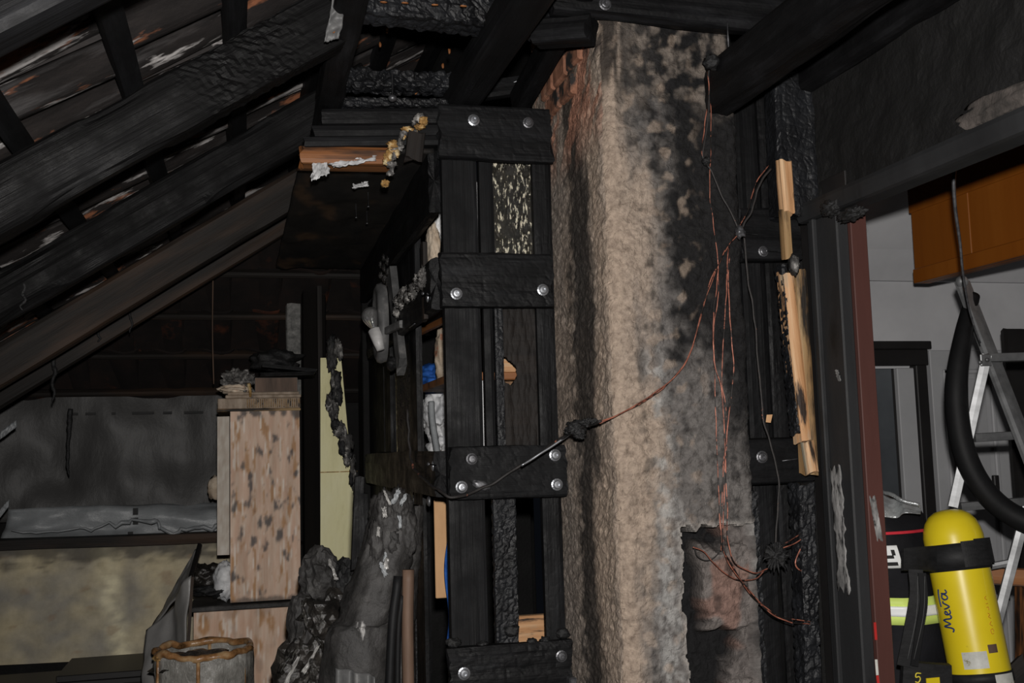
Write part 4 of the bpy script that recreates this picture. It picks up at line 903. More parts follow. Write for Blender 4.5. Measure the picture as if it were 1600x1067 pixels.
# ================================================================== PINE DRESSER (seen from its side)
cx0, cx1 = -.05, .245; cy0 = 4.75; cyd = 5.45
dz0 = .985
dresser = thing('pine_dresser', 'tall stained pine dresser with open upper front, fluted cornice', 'dresser', (.0, 5.1, 0))
def venc(seed, soot_amt=1):
    def f(u, v):
        q = Vector((u * 7, v * 9, seed)); n1 = fbm(Vector((u * 16, v * 5, seed)), 4); n2 = fbm(q, 4); n3 = fbm(Vector((u * 40, v * 7, seed + 5)), 2)
        c = mixc((.60, .40, .29), (.66, .51, .40), .5 + n1)
        c = mixc(c, (.44, .24, .11), sst(.10, .38, n1 * .6 + n2 * .5))
        c = mixc(c, (.8, .73, .65), sst(.22, .42, n3 * .7 + n2 * .3) * .8)
        sp_ = fbm(Vector((u * 9, v * 11, seed + 20)), 3) + .14 * sst(.22, .35, v) * (1 - sst(.6, .72, v)) - .10
        c = mixc(c, (.055, .052, .055), sst(.22, .75, sp_ * 1.15) * .9 * soot_amt)
        c = mixc(c, (.03, .03, .032), sst(.965, .99, v + .03 * n2) * .85 * soot_amt * sst(-.1, .2, n2 + .15))
        c = mixc(c, (.03, .03, .032), sst(.03, .01, v + .02 * n2) * .7)
        return c
    return f
zt = 1.80
sheet('side_panel', [(cx0, cy0, dz0), (cx1, cy0, dz0), (cx1, cy0, zt), (cx0, cy0, zt)], 'vcol_wood', dresser, 46, 120, .02, None, venc(3))
box('side_panel', (cx0, cyd - .02, dz0), (cx1, cyd, zt), 'cardboard', dresser); box('back_panel', (cx1 - .012, cy0 + .02, dz0), (cx1, cyd - .02, zt), 'char_brown', dresser)
for z in (dz0 + .24, dz0 + .52): box('shelf_board', (cx0 + .01, cy0 + .02, z), (cx1 - .012, cyd - .02, z + .018), 'cardboard', dresser)
box('cabinet_floor', (cx0 + .0, cy0 + .02, dz0), (cx1 - .012, cyd - .02, dz0 + .02), 'cardboard', dresser)
# projecting face frame on the left front
dl = P(341, 640, Y=cy0 + .02).x
d_ = sheet('door', [(dl, cy0 + .03, dz0 + .20), (dl + .05, cy0 + .02, dz0 + .20), (dl + .05, cy0 + .02, zt - .02), (dl, cy0 + .03, zt - .02)], 'vcol_wood', dresser, 6, 40, .018, None, lambda u, v: mixc((.48, .42, .36), (.6, .56, .5), .5 + fbm(Vector((u * 3, v * 14, 2)), 3)))
box('keyhole', (dl + .017, cy0 + .015, 1.36), (dl + .022, cy0 + .019, 1.375), 'ink_dark', d_, 0)
box('door_edge', (dl + .05, cy0 + .025, dz0 + .20), (dl + .056, cy0 + .06, zt - .02), 'sheet_light', dresser)
# cornice: stepped mouldings and flutes
box('cornice', (dl - .006, cy0 - .012, zt), (cx1 + .006, cyd, zt + .012), 'wood_raw_dark', dresser)
box('cornice', (dl - .002, cy0 - .008, zt + .012), (cx1 + .004, cyd, zt + .058), 'pale_wood', dresser)
box('cornice', (dl + .03, cy0 - .014, zt + .058), (cx1 + .008, cyd, zt + .072), 'pale_wood', dresser)
box('cornice', (dl + .04, cy0 - .004, zt + .072), (cx1 + .0, cyd, zt + .085), 'pale_wood', dresser)
flm = box('flute', (0, 0, 0), (.0048, .006, .038), 'wood_raw_dark', dresser, .001).data
first = [o for o in dresser.children if o.name.startswith('flute')][0]
fx = cx0 + .07
first.matrix_local = rel(dresser, Matrix.Translation((fx, cy0 - .013, zt + .016)))
base = [v.co.copy() for v in flm.vertices]
mn = Vector((min(v.x for v in base), min(v.y for v in base), min(v.z for v in base)))
for v in flm.vertices: v.co -= mn
for i in range(1, 25):
    fx += .0092
    if fx > cx1 - .004: break
    link('flute', flm, None, dresser, rel(dresser, Matrix.Translation((fx, cy0 - .013, zt + .016))))
# lower cabinet and worktop
lx0 = P(303, 960, Y=cy0 - .02).x
sheet('base_side', [(lx0, cy0 - .02, 0), (cx1 + .01, cy0 - .02, 0), (cx1 + .01, cy0 - .02, dz0 - .03), (lx0, cy0 - .02, dz0 - .03)], 'vcol_wood', dresser, 60, 130, .02, None, venc(9, .25))
box('base_body', (lx0 + .012, cy0 + .005, 0), (cx1, cyd, dz0 - .03), 'char_brown', dresser)
box('worktop', (lx0 - .015, cy0 - .035, dz0 - .03), (cx1 + .015, cyd, dz0 - .008), 'rag', dresser, .004)
# things on and in the dresser
bx = thing('lidded_box', 'grey-brown box under loose dark boards on the dresser top', 'box', (.15, 4.86, zt + .085))
bx0 = P(398, 606, Y=cy0 + .02).x
box('body', (bx0, cy0 + .02, zt + .085), (cx1 - .005, cy0 + .30, zt + .15), 'grey_plastic', bx)
sheet('front_label', [(bx0 + .002, cy0 + .018, zt + .087), (cx1 - .007, cy0 + .018, zt + .087), (cx1 - .007, cy0 + .018, zt + .148), (bx0 + .002, cy0 + .018, zt + .148)], 'brown_stick', bx, 4, 4, -.001)
tb = timber('loose_board', Vector((bx0 + .02, cy0 + .06, zt + .160)), Vector((cx1 + .07, cy0 + .06, zt + .165)), .16, .02, 'rafter', None, step=.02); tag(tb, 'dark loose board lying on the box lid, sooty edge', 'board')
tb = timber('loose_board', Vector((bx0 + .03, cy0 + .10, zt + .205)), Vector((cx1 + .08, cy0 + .10, zt + .178)), .18, .018, 'char_fine', None, step=.02); tag(tb, 'topmost tilted dark board above the box on the dresser', 'board')
tag(lump('soot_mound', Vector((bx0 + .09, cy0 + .16, zt + .235)), (.11, .08, .05), 'soot', None, .35, 2, 4), 'black soot mound on the tilted boards', 'soot heap')
ml = thing('melted_lump', 'melted white and grey lump dripping over the dresser cornice', 'melted plastic', (dl + .08, cy0 + .06, zt + .085))
lump('crust', Vector((dl + .085, cy0 + .06, zt + .135)), (.065, .06, .05), 'ash', ml, .5, 2.4, 5)
lump('pale_base', Vector((dl + .07, cy0 + .05, zt + .102)), (.07, .06, .024), 'cream_paper', ml, .3, 2.4, 4)
tube('drip', [Vector((dl + .13, cy0 - .004, zt + .12)), Vector((dl + .135, cy0 - .02, zt + .09)), Vector((dl + .136, cy0 - .02, zt + .062))], lambda t: .009 - .004 * t, 'ochre_crust', ml, 7, 6)
def bottle(name, x, y, z, h, r_, mat, lab):
    t = thing(name, lab, 'bottle', (x, y, z)); lathe('body', [(0, r_), (h * .62, r_), (h * .74, r_ * .55), (h * .9, r_ * .42)], (x, y, z), (0, 0, 1), mat, t, 16)
    lathe('cap', [(0, r_ * .46), (h * .1, r_ * .46)], (x, y, z + h * .9), (0, 0, 1), 'red_tape', t, 12); return t
bottle('bottle', cx0 + .03, cy0 + .09, dz0 + .258, .14, .028, 'blue', 'dark blue bottle standing inside the open dresser')
bottle('bottle', cx0 + .02, cy0 + .20, dz0 + .258, .22, .03, 'black_gloss', 'dark bottle with red cap behind the blue one in the dresser')
lump_ = lump('paper_ball', P(347, 762, Y=cy0 + .30) + Vector((-.03, 0, 0)), (.03, .03, .05), 'cream_paper', None, .4, 2.3, 3, True); tag(lump_, 'crumpled paper leaning out behind the dresser door', 'paper')
# dark clutter on the worktop
for (x, y, rr, mt, lab) in ((322, 900, (.07, .08, .05), 'black_gloss', 'black melted clutter on the dresser worktop'), (340, 920, (.10, .1, .03), 'soot', 'flat soot heap along the dresser worktop edge')):
    p = P(x, y, Y=cy0 + .12); p.z = max(p.z, dz0 + .01); tag(lump('melted_clutter', p, rr, mt, None, .4, 2.2, 4), lab, 'clutter')
p = P(352, 885, Y=cy0 + .06); p.z = dz0 + .085; tag(lump('white_bag', p, (.045, .05, .075), 'white_bag', None, .3, 2.2, 4, True), 'small white crumpled bag tucked against the dresser side', 'bag')
# leaning film-covered panel
lp = thing('leaning_panel', 'grey film-covered panel leaning against the dresser worktop', 'panel', (-.36, 4.5, 0))
q = [P(225, 1130, Y=4.45), P(288, 1130, Y=4.35), P(302, 905, Y=4.5), P(306, 862, Y=4.7)]
q2 = [P(222, 1130, Y=4.5), P(290, 1130, Y=4.30), P(303, 900, Y=4.42), P(236, 985, Y=4.6)]
sheet('film', [q2[0], q2[1], q2[2], q2[3]], 'panel_lean', lp, 24, 40, .006, lambda u, v: .02 * math.sin(u * 7 + v * 2) + .01 * noise.noise(Vector((u * 5, v * 5, 1))))
sheet('film_top', [P(234, 988, Y=4.62), P(300, 905, Y=4.45), P(312, 855, Y=4.66), P(300, 872, Y=4.70)], 'panel_lean', lp, 16, 16, .006, lambda u, v: .008 * noise.noise(Vector((u * 5, v * 5, 7))))
timber('wood_edge', P(286, 1130, Y=4.28), P(301, 902, Y=4.40), .012, .014, 'rafter_warm', lp, (0, 1, 0), step=.012, amp=.003)
timber('dark_edge', P(297, 905, Y=4.44), P(312, 852, Y=4.66), .02, .02, 'char', lp, (0, 1, 0), step=.012, amp=.003)
# ================================================================== MELTED HAMPER
hc = P(319, 1014, D=3.86); hx, hy, hz = hc.x, hc.y, hc.z
hm = thing('laundry_hamper', 'round hamper with melted amber rim and clouded plastic lining', 'hamper', (hx, hy, 0))
vs_ = []; fs = []; n = 60; rows = 44
for j in range(rows + 1):
    z = hz * j / rows
    for k in range(n):
        an = 2 * math.pi * k / n; r_ = .165 + .022 * (1 - z / hz) + .012 * (1 - 2 * abs(noise.noise(Vector((math.cos(an) * 5, math.sin(an) * 5, z * 7))))) + .003 * math.sin(an * 11 + 3 * z)
        vs_.append((hx + r_ * math.cos(an), hy + r_ * math.sin(an), z))
for j in range(rows):
    for k in range(n): fs.append((j * n + k, j * n + (k + 1) % n, (j + 1) * n + (k + 1) % n, (j + 1) * n + k))
mesh_obj('lining', vs_, fs, 'basket_body', hm, True)
rimp = []
for k in range(41):
    an = 2 * math.pi * k / 40; rr = .168 + .008 * noise.noise(Vector((math.cos(an) * 3, math.sin(an) * 3, 2)))
    rimp.append(Vector((hx + rr * math.cos(an), hy + rr * math.sin(an), hz + .012 * noise.noise(Vector((math.cos(an) * 2.4, math.sin(an) * 2.4, 5))))))
tube('rim', rimp, lambda t: .013 + .005 * noise.noise(Vector((t * 14, 0, 2))), 'basket_rim', hm, 9, 4, True, .010)
for k in range(6):
    an = 2 * math.pi * (k + .42) / 6
    tube('slat', [Vector((hx + (.19) * math.cos(an), hy + (.19) * math.sin(an), .0)), Vector((hx + .178 * math.cos(an), hy + .178 * math.sin(an), hz * .6)), Vector((hx + .171 * math.cos(an), hy + .171 * math.sin(an), hz - .01))], .007, 'basket_rim', hm, 6, 6)
lump('burnt_contents', Vector((hx - .03, hy, hz - .05)), (.13, .13, .045), 'black_gloss', hm, .4, 2.4, 4)
lump('yellow_melt', Vector((hx - .15, hy - .07, hz - .005)), (.025, .025, .014), 'ochre_crust', hm, .5, 2.4, 3)
# ================================================================== CHARRED DEBRIS AND WRAPPED ROLLS
random.seed(5)
heap = [((500, 900), (.055, .05, .08), 'rag', 'upright melted stump at the top of the debris heap'), ((520, 960), (.10, .08, .09), 'black_gloss', 'glossy black melted lump in the middle of the debris heap'), ((478, 975), (.05, .05, .10), 'rag', 'brown sooty film lump leaning on the pine dresser base'),
        ((490, 1050), (.10, .09, .12), 'black_gloss', 'broad black melted mass at the foot of the debris heap'), ((540, 920), (.05, .05, .08), 'soot', 'matt soot lump right of the upright stump'), ((545, 1010), (.07, .07, .1), 'soot', 'matt black lump between heap and wrapped roll')]
for (px, rr, mt, lab) in heap:
    p = P(*px, Y=3.35); tag(lump('melted_debris', p, rr, mt, None, .34, 1.7, 4, True, None, True), lab, 'debris')
tag(lump('debris_base', (P(510, 1067, Y=3.35).x, 3.4, .42), (.19, .2, .46), 'soot', None, .35, 2.2, 5), 'big black base of the debris heap below the glossy lumps', 'debris')
for i, (x, y, a_, l_) in enumerate(((468, 1010, 70, .13), (486, 1030, 60, .11), (480, 1055, 75, .12), (497, 1000, 120, .10), (455, 1050, 65, .12), (505, 1035, 80, .08), (475, 960, 100, .10), (520, 890, 110, .08), (512, 1060, 95, .08), (448, 1030, 60, .10))):
    c = P(x, y, Y=3.22); d = Vector((math.cos(R_(a_)), -.15, math.sin(R_(a_)))) * l_ / 2; w = Vector((-math.sin(R_(a_)), .4, math.cos(R_(a_)))) * .008
    tag(sheet('plastic_shard', [c - d - w, c - d + w, c + d + w * .4, c + d - w * .4], 'shard' if i % 3 == 1 else 'black_gloss', None, 6, 14, .004, lambda u, v: .016 * noise.noise(Vector((u * 3, v * 5, i))), None, .35), 'curled glossy shard sticking out of the debris heap', 'shard', 'shards in the debris heap')
# wrapped roll with melted top
def roll(name, pix, radp, Y, mat, lab, seed, cat, amp=.18):
    pts = catmull([P(x, y, Y=Y) for x, y in pix], 14); vs_ = []; fs = []; n = 40
    for i, p in enumerate(pts):
        t = i / (len(pts) - 1); k0 = t * (len(radp) - 1); a_ = int(min(k0, len(radp) - 2)); r0 = radp[a_] + (radp[a_ + 1] - radp[a_]) * (k0 - a_)
        for k in range(n):
            an = 2 * math.pi * k / n; q = Vector((math.cos(an) * 2, math.sin(an) * 2, t * 7 + seed))
            rr = r0 * (1 + amp * fbm(q, 3) + amp * .6 * (1 - 2 * abs(noise.noise(q * 2.2))) + amp * .3 * (1 - 2 * abs(noise.noise(q * 5.1))))
            vs_.append(p + Vector((rr * math.cos(an), rr * math.sin(an), .006 * noise.noise(q * 3))))
    for i in range(len(pts) - 1):
        for k in range(n): fs.append((i * n + k, i * n + (k + 1) % n, (i + 1) * n + (k + 1) % n, (i + 1) * n + k))
    fs.append(tuple(range(n - 1, -1, -1))); fs.append(tuple((len(pts) - 1) * n + k for k in range(n)))
    return tag(mesh_obj(name, vs_, fs, mat, None, True), lab, cat)
thick = roll('wrapped_roll', [(530, 1800), (556, 1067), (578, 960), (600, 880), (612, 800), (612, 772)], [.10, .088, .075, .068, .06, .052, .042], 2.80, 'rag', 'thick soot-caked roll leaning on the plank wall, pale glints on top', 3, 'roll')
roll('wrapped_roll', [(640, 1800), (628, 1067), (628, 960), (632, 870), (640, 790)], [.03, .03, .034, .04, .034], 2.90, 'rag', 'slim soot-caked bundle beside the thick roll', 8, 'roll', .22)
tag(tube('wooden_stick', [P(652, 1800, Y=2.72), P(638, 1067, Y=2.72), P(638, 890, Y=2.72)], .0155, 'brown_stick', None, 10, 8), 'sooty brown wooden stick standing beside the thick roll', 'stick')
tag(tube('dark_pole', [P(590, 1800, Y=2.66), P(609, 1067, Y=2.68), P(622, 900, Y=2.70)], .012, 'rubber', None, 8, 8), 'thin dark pole between thick roll and wooden stick', 'pole')
tag(tube('dark_pole', [P(622, 1800, Y=2.70), P(621, 1067, Y=2.72), P(628, 930, Y=2.72)], .008, 'rubber', None, 8, 8), 'thinner dark pole right behind the other pole', 'pole')
random.seed(2)
for i, (x, y) in enumerate(((604, 778), (618, 776), (600, 800), (624, 815), (603, 880), (598, 890), (590, 830), (630, 780), (573, 1015), (601, 870))):
    c = P(x, y, Y=2.725 + .0006 * (y - 776) * 0); an = R_(random.uniform(60, 115)); l_ = random.uniform(.012, .026); w_ = random.uniform(.004, .009)
    d = Vector((math.cos(an), -.2, math.sin(an))) * l_; w = Vector((math.sin(an), .3, -math.cos(an))) * w_
    sheet('foil_fleck', [c - d - w, c - d + w, c + d + w, c + d - w], 'sheet_light' if i % 2 else 'shard', thick, 8, 10, .004, lambda u, v: .008 * noise.noise(Vector((u * 3, v * 4, i))), None, .45)
for i, (x, y, rr) in enumerate(((600, 800, (.022, .03, .05)), (622, 792, (.024, .03, .045)), (636, 830, (.024, .03, .06)), (588, 850, (.02, .03, .06)), (612, 845, (.022, .03, .04)))):
    lump('melted_fold', P(x, y, Y=2.765), rr, 'rag', thick, .4, 2.2, 4, True)
cl = P(560, 1056, Y=2.68); tag(sheet('grey_cloth', [P(522, 1120, Y=2.70), P(590, 1120, Y=2.66), P(588, 1056, Y=2.68), P(524, 1042, Y=2.70)], 'grey_plastic', None, 20, 16, .004, lambda u, v: .012 * math.sin(u * 14)), 'grey fabric hem at the foot of the thick roll', 'cloth')
# slim scorched sticks behind the roll
for (a, b, m_, lab) in (((560, 1000), (566, 870), 'brown_stick', 'scorched brown board end behind the thick roll'), ((572, 900), (566, 770), 'char', 'charred lath leaning behind the thick roll'), ((556, 890), (562, 745), 'char', 'charred lath beside the foam board edge')):
    tag(timber('scorched_lath', P(*a, Y=3.2), P(*b, Y=3.2), .03, .02, m_, None, (0, 1, 0), step=.012, amp=.004), lab, 'lath')

# ================================================================== ROOM BEYOND THE DOOR
YF = 3.77
struct(box('wall_far', (XD + .12, YF, 0), (4.4, YF + .1, 2.26), 'white_wall', None, 0))
struct(box('wall_far_side', (4.3, .4, 0), (4.4, YF, 2.6), 'white_wall', None, 0))
# coved ceiling rising towards the viewer
cvs = []; cfs = []
prof = [(YF + .1, 2.25), (YF - .02, 2.25), (YF - .12, 2.36), (YF - .25, 2.48), (YF - .36, 2.56), (YF - .6, 2.62), (.4, 2.62)]
for (y, z) in prof: cvs += [(XD + .1, y, z), (4.4, y, z), (4.4, y, z + .05), (XD + .1, y, z + .05)]
for i in range(len(prof) - 1):
    for k in range(4): cfs.append((i * 4 + k, i * 4 + (k + 1) % 4, i * 4 + 4 + (k + 1) % 4, i * 4 + 4 + k))
struct(mesh_obj('ceiling_far', cvs, cfs, 'white_wall'))
# black-framed door
d2x0, d2x1 = P(1340, 560, Y=YF).x, P(1434, 560, Y=YF).x
dd = struct(thing('door_2', 'x', 'x', (d2x0, YF, 0))); del dd['label']; del dd['category']
zt2 = P(1400, 540, Y=YF).z
box('frame_head', (d2x0 - .3, YF - .05, zt2 - .085), (d2x1 + .015, YF - .001, zt2 - .02), 'black_paint', dd)
box('frame_head_cap', (d2x0 - .3, YF - .07, zt2 - .02), (P(1439, 535, Y=YF).x, YF - .001, zt2 + .012), 'black_paint', dd)
box('frame_jamb', (d2x1 - .045, YF - .05, 0), (d2x1 + .005, YF - .001, zt2 - .085), 'black_paint', dd)
box('leaf', (d2x0 - .3, YF - .02, 0), (d2x1 - .14, YF - .002, zt2 - .095), 'door_glass', dd)
box('leaf_edge', (d2x1 - .125, YF - .035, 0), (d2x1 - .046, YF - .002, zt2 - .095), 'white_paint', dd)
box('leaf_gap', (d2x1 - .14, YF - .012, 0), (d2x1 - .125, YF - .001, zt2 - .095), 'black_paint', dd, 0)
# panelled white door to its right
d3x = P(1446, 560, Y=YF).x; d3z = P(1500, 548, Y=YF).z
d3 = struct(thing('door_3', 'x', 'x', (d3x, YF, 0))); del d3['label']; del d3['category']
box('leaf', (d3x, YF - .03, 0), (d3x + .80, YF - .001, d3z), 'white_paint', d3)
for (x0, x1) in ((.05, .29), (.40, .74)):
    for (z0, z1) in ((.15, .95), (1.05, d3z - .08)):
        a, b = d3x + x0, d3x + x1
        for (p0, p1) in (((a, z0), (b, z0 + .02)), ((a, z1 - .02), (b, z1)), ((a, z0), (a + .02, z1)), ((b - .02, z0), (b, z1))):
            box('moulding', (p0[0], YF - .045, p0[1]), (p1[0], YF - .029, p1[1]), 'white_paint', d3, .005)
        box('panel', (a + .04, YF - .036, z0 + .04), (b - .04, YF - .029, z1 - .04), 'white_paint', d3, .004)
hp = P(1567, 762, Y=YF - .08); box('handle_plate', (hp.x - .012, YF - .05, hp.z - .06), (hp.x + .012, YF - .03, hp.z + .05), 'black_paint', d3)
a = P(1575, 515, Y=3.3); tag(timber('black_board', Vector((a.x + .06, 3.32, 0)), Vector((a.x + .06, 3.32, a.z)), .13, .04, 'black_paint', None, (0, -1, 0), step=.05, amp=.001), 'tall black board standing behind the ladder', 'board')
# orange panelled loft box
XO = 2.43
op = thing('wall_cabinet', 'orange varnished wooden box hanging below the ceiling beyond the doorway', 'wall cabinet', (XO + .3, 2.6, 2.17))
ow = [3.372, 3.05, 2.72, 2.40, 2.08, 1.6]
for i in range(len(ow) - 1): box('panel', (XO, ow[i + 1] + .002, 2.228), (XO + .02, ow[i] - .002, 2.54), 'orange_panel', op, .002)
box('bottom_rail', (XO - .008, 1.6, 2.175), (XO + .02, 3.372, 2.228), 'orange_panel', op, .003)
box('top_rail', (XO - .008, 1.6, 2.44), (XO - .0005, 3.372, 2.54), 'orange_panel', op, .003)
box('end_panel', (XO + .021, 3.35, 2.175), (XO + .06, 3.372, 2.54), 'orange_panel', op, .002); box('bottom_panel', (XO + .021, 1.6, 2.175), (XO + .06, 3.348, 2.19), 'orange_panel', op, .002)
# cable and hose
tag(tube('hanging_cable', [P(1503, 225, D=2.75) * 0 + Vector((P(1503, 225, D=2.75).x + .05, P(1503, 225, D=2.75).y, 2.63)), P(1502, 230, D=2.75), P(1491, 268, D=2.75), P(1492, 320, D=2.78), P(1500, 380, D=2.82), P(1505, 430, D=2.85), P(1516, 490, D=2.9), P(1532, 536, D=2.92)], lambda t: .007 - .005 * t, 'steel_dark', None, 8, 8),
    'thin grey cable hanging in front of the orange wooden box', 'cable')
tag(tube('rubber_hose', [P(1520, 462, D=3.22), P(1506, 520, D=3.16), P(1495, 590, D=3.12), P(1496, 650, D=3.1), P(1508, 710, D=3.08), P(1535, 762, D=3.06), P(1575, 800, D=3.04), P(1640, 830, D=3.0)], lambda t: .021 + .012 * min(1, t * 3), 'rubber', None, 14, 10),
    'thick black rubber hose looping over the ladder', 'hose')
# ladder
ld = thing('ladder', 'scuffed aluminium ladder leaning in the room beyond the doorway', 'ladder', P(1560, 1400, D=3.2))
def bar(name, a, b, w, h, mat): return timber(name, a, b, w, h, mat, ld, step=.05, amp=.0008, ends=.001)
La = P(1503, 440, D=3.22); Lb = P(1604, 700, D=3.02); bar('rail', La, La + (Lb - La) * ((La.z - .01) / (La.z - Lb.z)), .05, .024, 'alu')
Lc = P(1542, 555, D=3.1); Ld = P(1489, 792, D=3.1); bar('rail', Lc, Ld, .03, .03, 'alu')
lump('rail_end', P(1503, 440, D=3.2), (.018, .02, .018), 'alu', ld, .1, 2, 3)
for (a, b) in (((1543, 559), (1640, 556)), ((1522, 684), (1592, 680)), ((1500, 792), (1640, 780))):
    bar('rung', P(*a, D=3.1), P(*b, D=3.1), .026, .026, 'alu_dark')
Le = P(1610, 770, D=3.12); Lf = P(1575, 905, D=3.12); bar('rail', Le, Le + (Lf - Le) * ((Le.z - .01) / (Le.z - Lf.z)), .035, .03, 'alu')
bar('rung', P(1545, 885, D=3.14), P(1582, 878, D=3.12), .026, .02, 'alu_dark')
box('hinge_plate', P(1530, 572, D=3.07) + Vector((0, -.01, -.0)), P(1550, 553, D=3.07) + Vector((.0, .01, 0)), 'alu', ld)
for (x, y) in ((1542, 562), (1589, 681), (1531, 566)):
    lathe('rivet', [(0, .006), (.004, .006), (.006, .002)], P(x, y, D=3.055), -FW, 'alu_dark', ld, 10)
# wooden rail in the corner
sr = thing('stair_rail', 'orange-brown wooden handrail behind the yellow air cylinder', 'railing', P(1600, 1300, D=3.25))
timber('handrail', P(1538, 899, D=3.25), P(1660, 905, D=3.2), .05, .055, 'wood_orange', sr, step=.03, amp=.001)
timber('baluster', P(1603, 1400, D=3.24), P(1601, 915, D=3.24), .045, .045, 'wood_orange', sr, (0, 1, 0), step=.03, amp=.001)
timber('stringer', P(1556, 1090, D=3.26), P(1650, 1000, D=3.2), .04, .08, 'char_brown', sr, step=.03, amp=.001)

# ================================================================== FIREFIGHTER WITH AIR CYLINDER
T0 = P(1489, 838, D=3.05); T1 = P(1541, 1098, D=2.94)      # cylinder axis, shoulder to foot
axis = (T1 - T0).normalized(); tl_ = (T1 - T0).length; TR = .0825
per = thing('person', 'person in black firefighting jacket with reflective stripes, turned away beyond the doorway', 'person', (1.84, 2.84, 0))
J = {'pelvis': ((1.975, 2.875, .93), .155, .125), 'waist': ((1.955, 2.885, 1.05), .15, .115), 'chest': ((1.925, 2.905, 1.22), .175, .125), 'upper': ((1.885, 2.92, 1.33), .15, .11),
     'neck': ((1.80, 2.91, 1.415), .065, .062), 'jaw': ((1.725, 2.945, 1.455), .075, .078), 'skull': ((1.715, 2.955, 1.535), .085, .095), 'crown': ((1.72, 2.95, 1.60), .05, .055), 'nose': ((1.672, 3.03, 1.50), .018, .018),
     'shR': ((2.02, 2.95, 1.345), .075, .07), 'elR': ((2.03, 3.13, 1.13), .055, .055), 'wrR': ((1.82, 3.28, 1.12), .04, .036), 'haR': ((1.77, 3.345, 1.13), .04, .024),
     'shL': ((1.76, 2.85, 1.34), .072, .068), 'elL': ((1.70, 2.93, 1.12), .05, .05), 'wrL': ((1.69, 3.14, 1.10), .04, .036), 'haL': ((1.70, 3.215, 1.11), .04, .024),
     'hipR': ((2.05, 2.93, .88), .10, .10), 'knR': ((2.07, 2.95, .50), .075, .075), 'anR': ((2.06, 2.91, .10), .055, .06), 'toR': ((2.01, 3.05, .05), .05, .04),
     'hipL': ((1.89, 2.84, .88), .10, .10), 'knL': ((1.87, 2.86, .50), .075, .075), 'anL': ((1.87, 2.81, .10), .055, .06), 'toL': ((1.81, 2.95, .05), .05, .04)}
EDG = [('pelvis', 'waist'), ('waist', 'chest'), ('chest', 'upper'), ('upper', 'neck'), ('neck', 'jaw'), ('jaw', 'skull'), ('skull', 'crown'), ('skull', 'nose'), ('upper', 'shR'), ('shR', 'elR'), ('elR', 'wrR'), ('wrR', 'haR'),
       ('upper', 'shL'), ('shL', 'elL'), ('elL', 'wrL'), ('wrL', 'haL'), ('pelvis', 'hipR'), ('hipR', 'knR'), ('knR', 'anR'), ('anR', 'toR'), ('pelvis', 'hipL'), ('hipL', 'knL'), ('knL', 'anL'), ('anL', 'toL')]
for sd in 'RL':                                               # five fingers on each hand
    h0 = Vector(J['ha' + sd][0]); fwd = (h0 - Vector(J['wr' + sd][0])).normalized(); side = fwd.cross(Vector((0, 0, 1))).normalized()
    for k, ln in enumerate((.075, .085, .08, .062)):
        b0 = h0 + side * (.030 - .02 * k) + fwd * .035; J[f'f{sd}{k}a'] = (b0 + Vector((0, 0, .004)), .010, .010); J[f'f{sd}{k}b'] = (b0 + fwd * ln * .5 + Vector((0, 0, -.006)), .0095, .0095); J[f'f{sd}{k}c'] = (b0 + fwd * ln * .85 + Vector((0, 0, -.03)), .008, .008)
        EDG += [('ha' + sd, f'f{sd}{k}a'), (f'f{sd}{k}a', f'f{sd}{k}b'), (f'f{sd}{k}b', f'f{sd}{k}c')]
    b0 = h0 + side * .048 - fwd * .005; J[f't{sd}a'] = (b0, .011, .011); J[f't{sd}b'] = (b0 + side * .02 + fwd * .035 + Vector((0, 0, -.02)), .009, .009); EDG += [('ha' + sd, f't{sd}a'), (f't{sd}a', f't{sd}b')]
keys = list(J); me = bpy.data.meshes.new('body_skeleton'); org = Vector(per.location)
me.from_pydata([Vector(J[k][0]) - org for k in keys], [(keys.index(a), keys.index(b)) for a, b in EDG], [])
tmp = bpy.data.objects.new('body_skeleton', me); COL.objects.link(tmp)
tmp.modifiers.new('skin', 'SKIN').use_smooth_shade = True
for i, k in enumerate(keys):
    sv = me.skin_vertices[0].data[i]; sv.radius = (J[k][1], J[k][2]); sv.use_root = (i == 0)
ss = tmp.modifiers.new('sub', 'SUBSURF'); ss.levels = 2; ss.render_levels = 2
dg = bpy.context.evaluated_depsgraph_get(); bme_ = bpy.data.meshes.new_from_object(tmp.evaluated_get(dg)); bpy.data.objects.remove(tmp)
bme_.materials.clear(); bme_.materials.append(M['jacket']); bme_.materials.append(M['skin'])
for p in bme_.polygons:
    c = p.center + org
    hand = (c - Vector(J['haR'][0])).length < .10 or (c - Vector(J['haL'][0])).length < .10
    p.material_index = 1 if (c.z > 1.425 and c.y > 2.88) else 0; p.use_smooth = True
body = link('body', bme_, None, per)
bvh = BVHTree.FromPolygons([v.co + org for v in bme_.vertices], [list(p.vertices) for p in bme_.polygons])
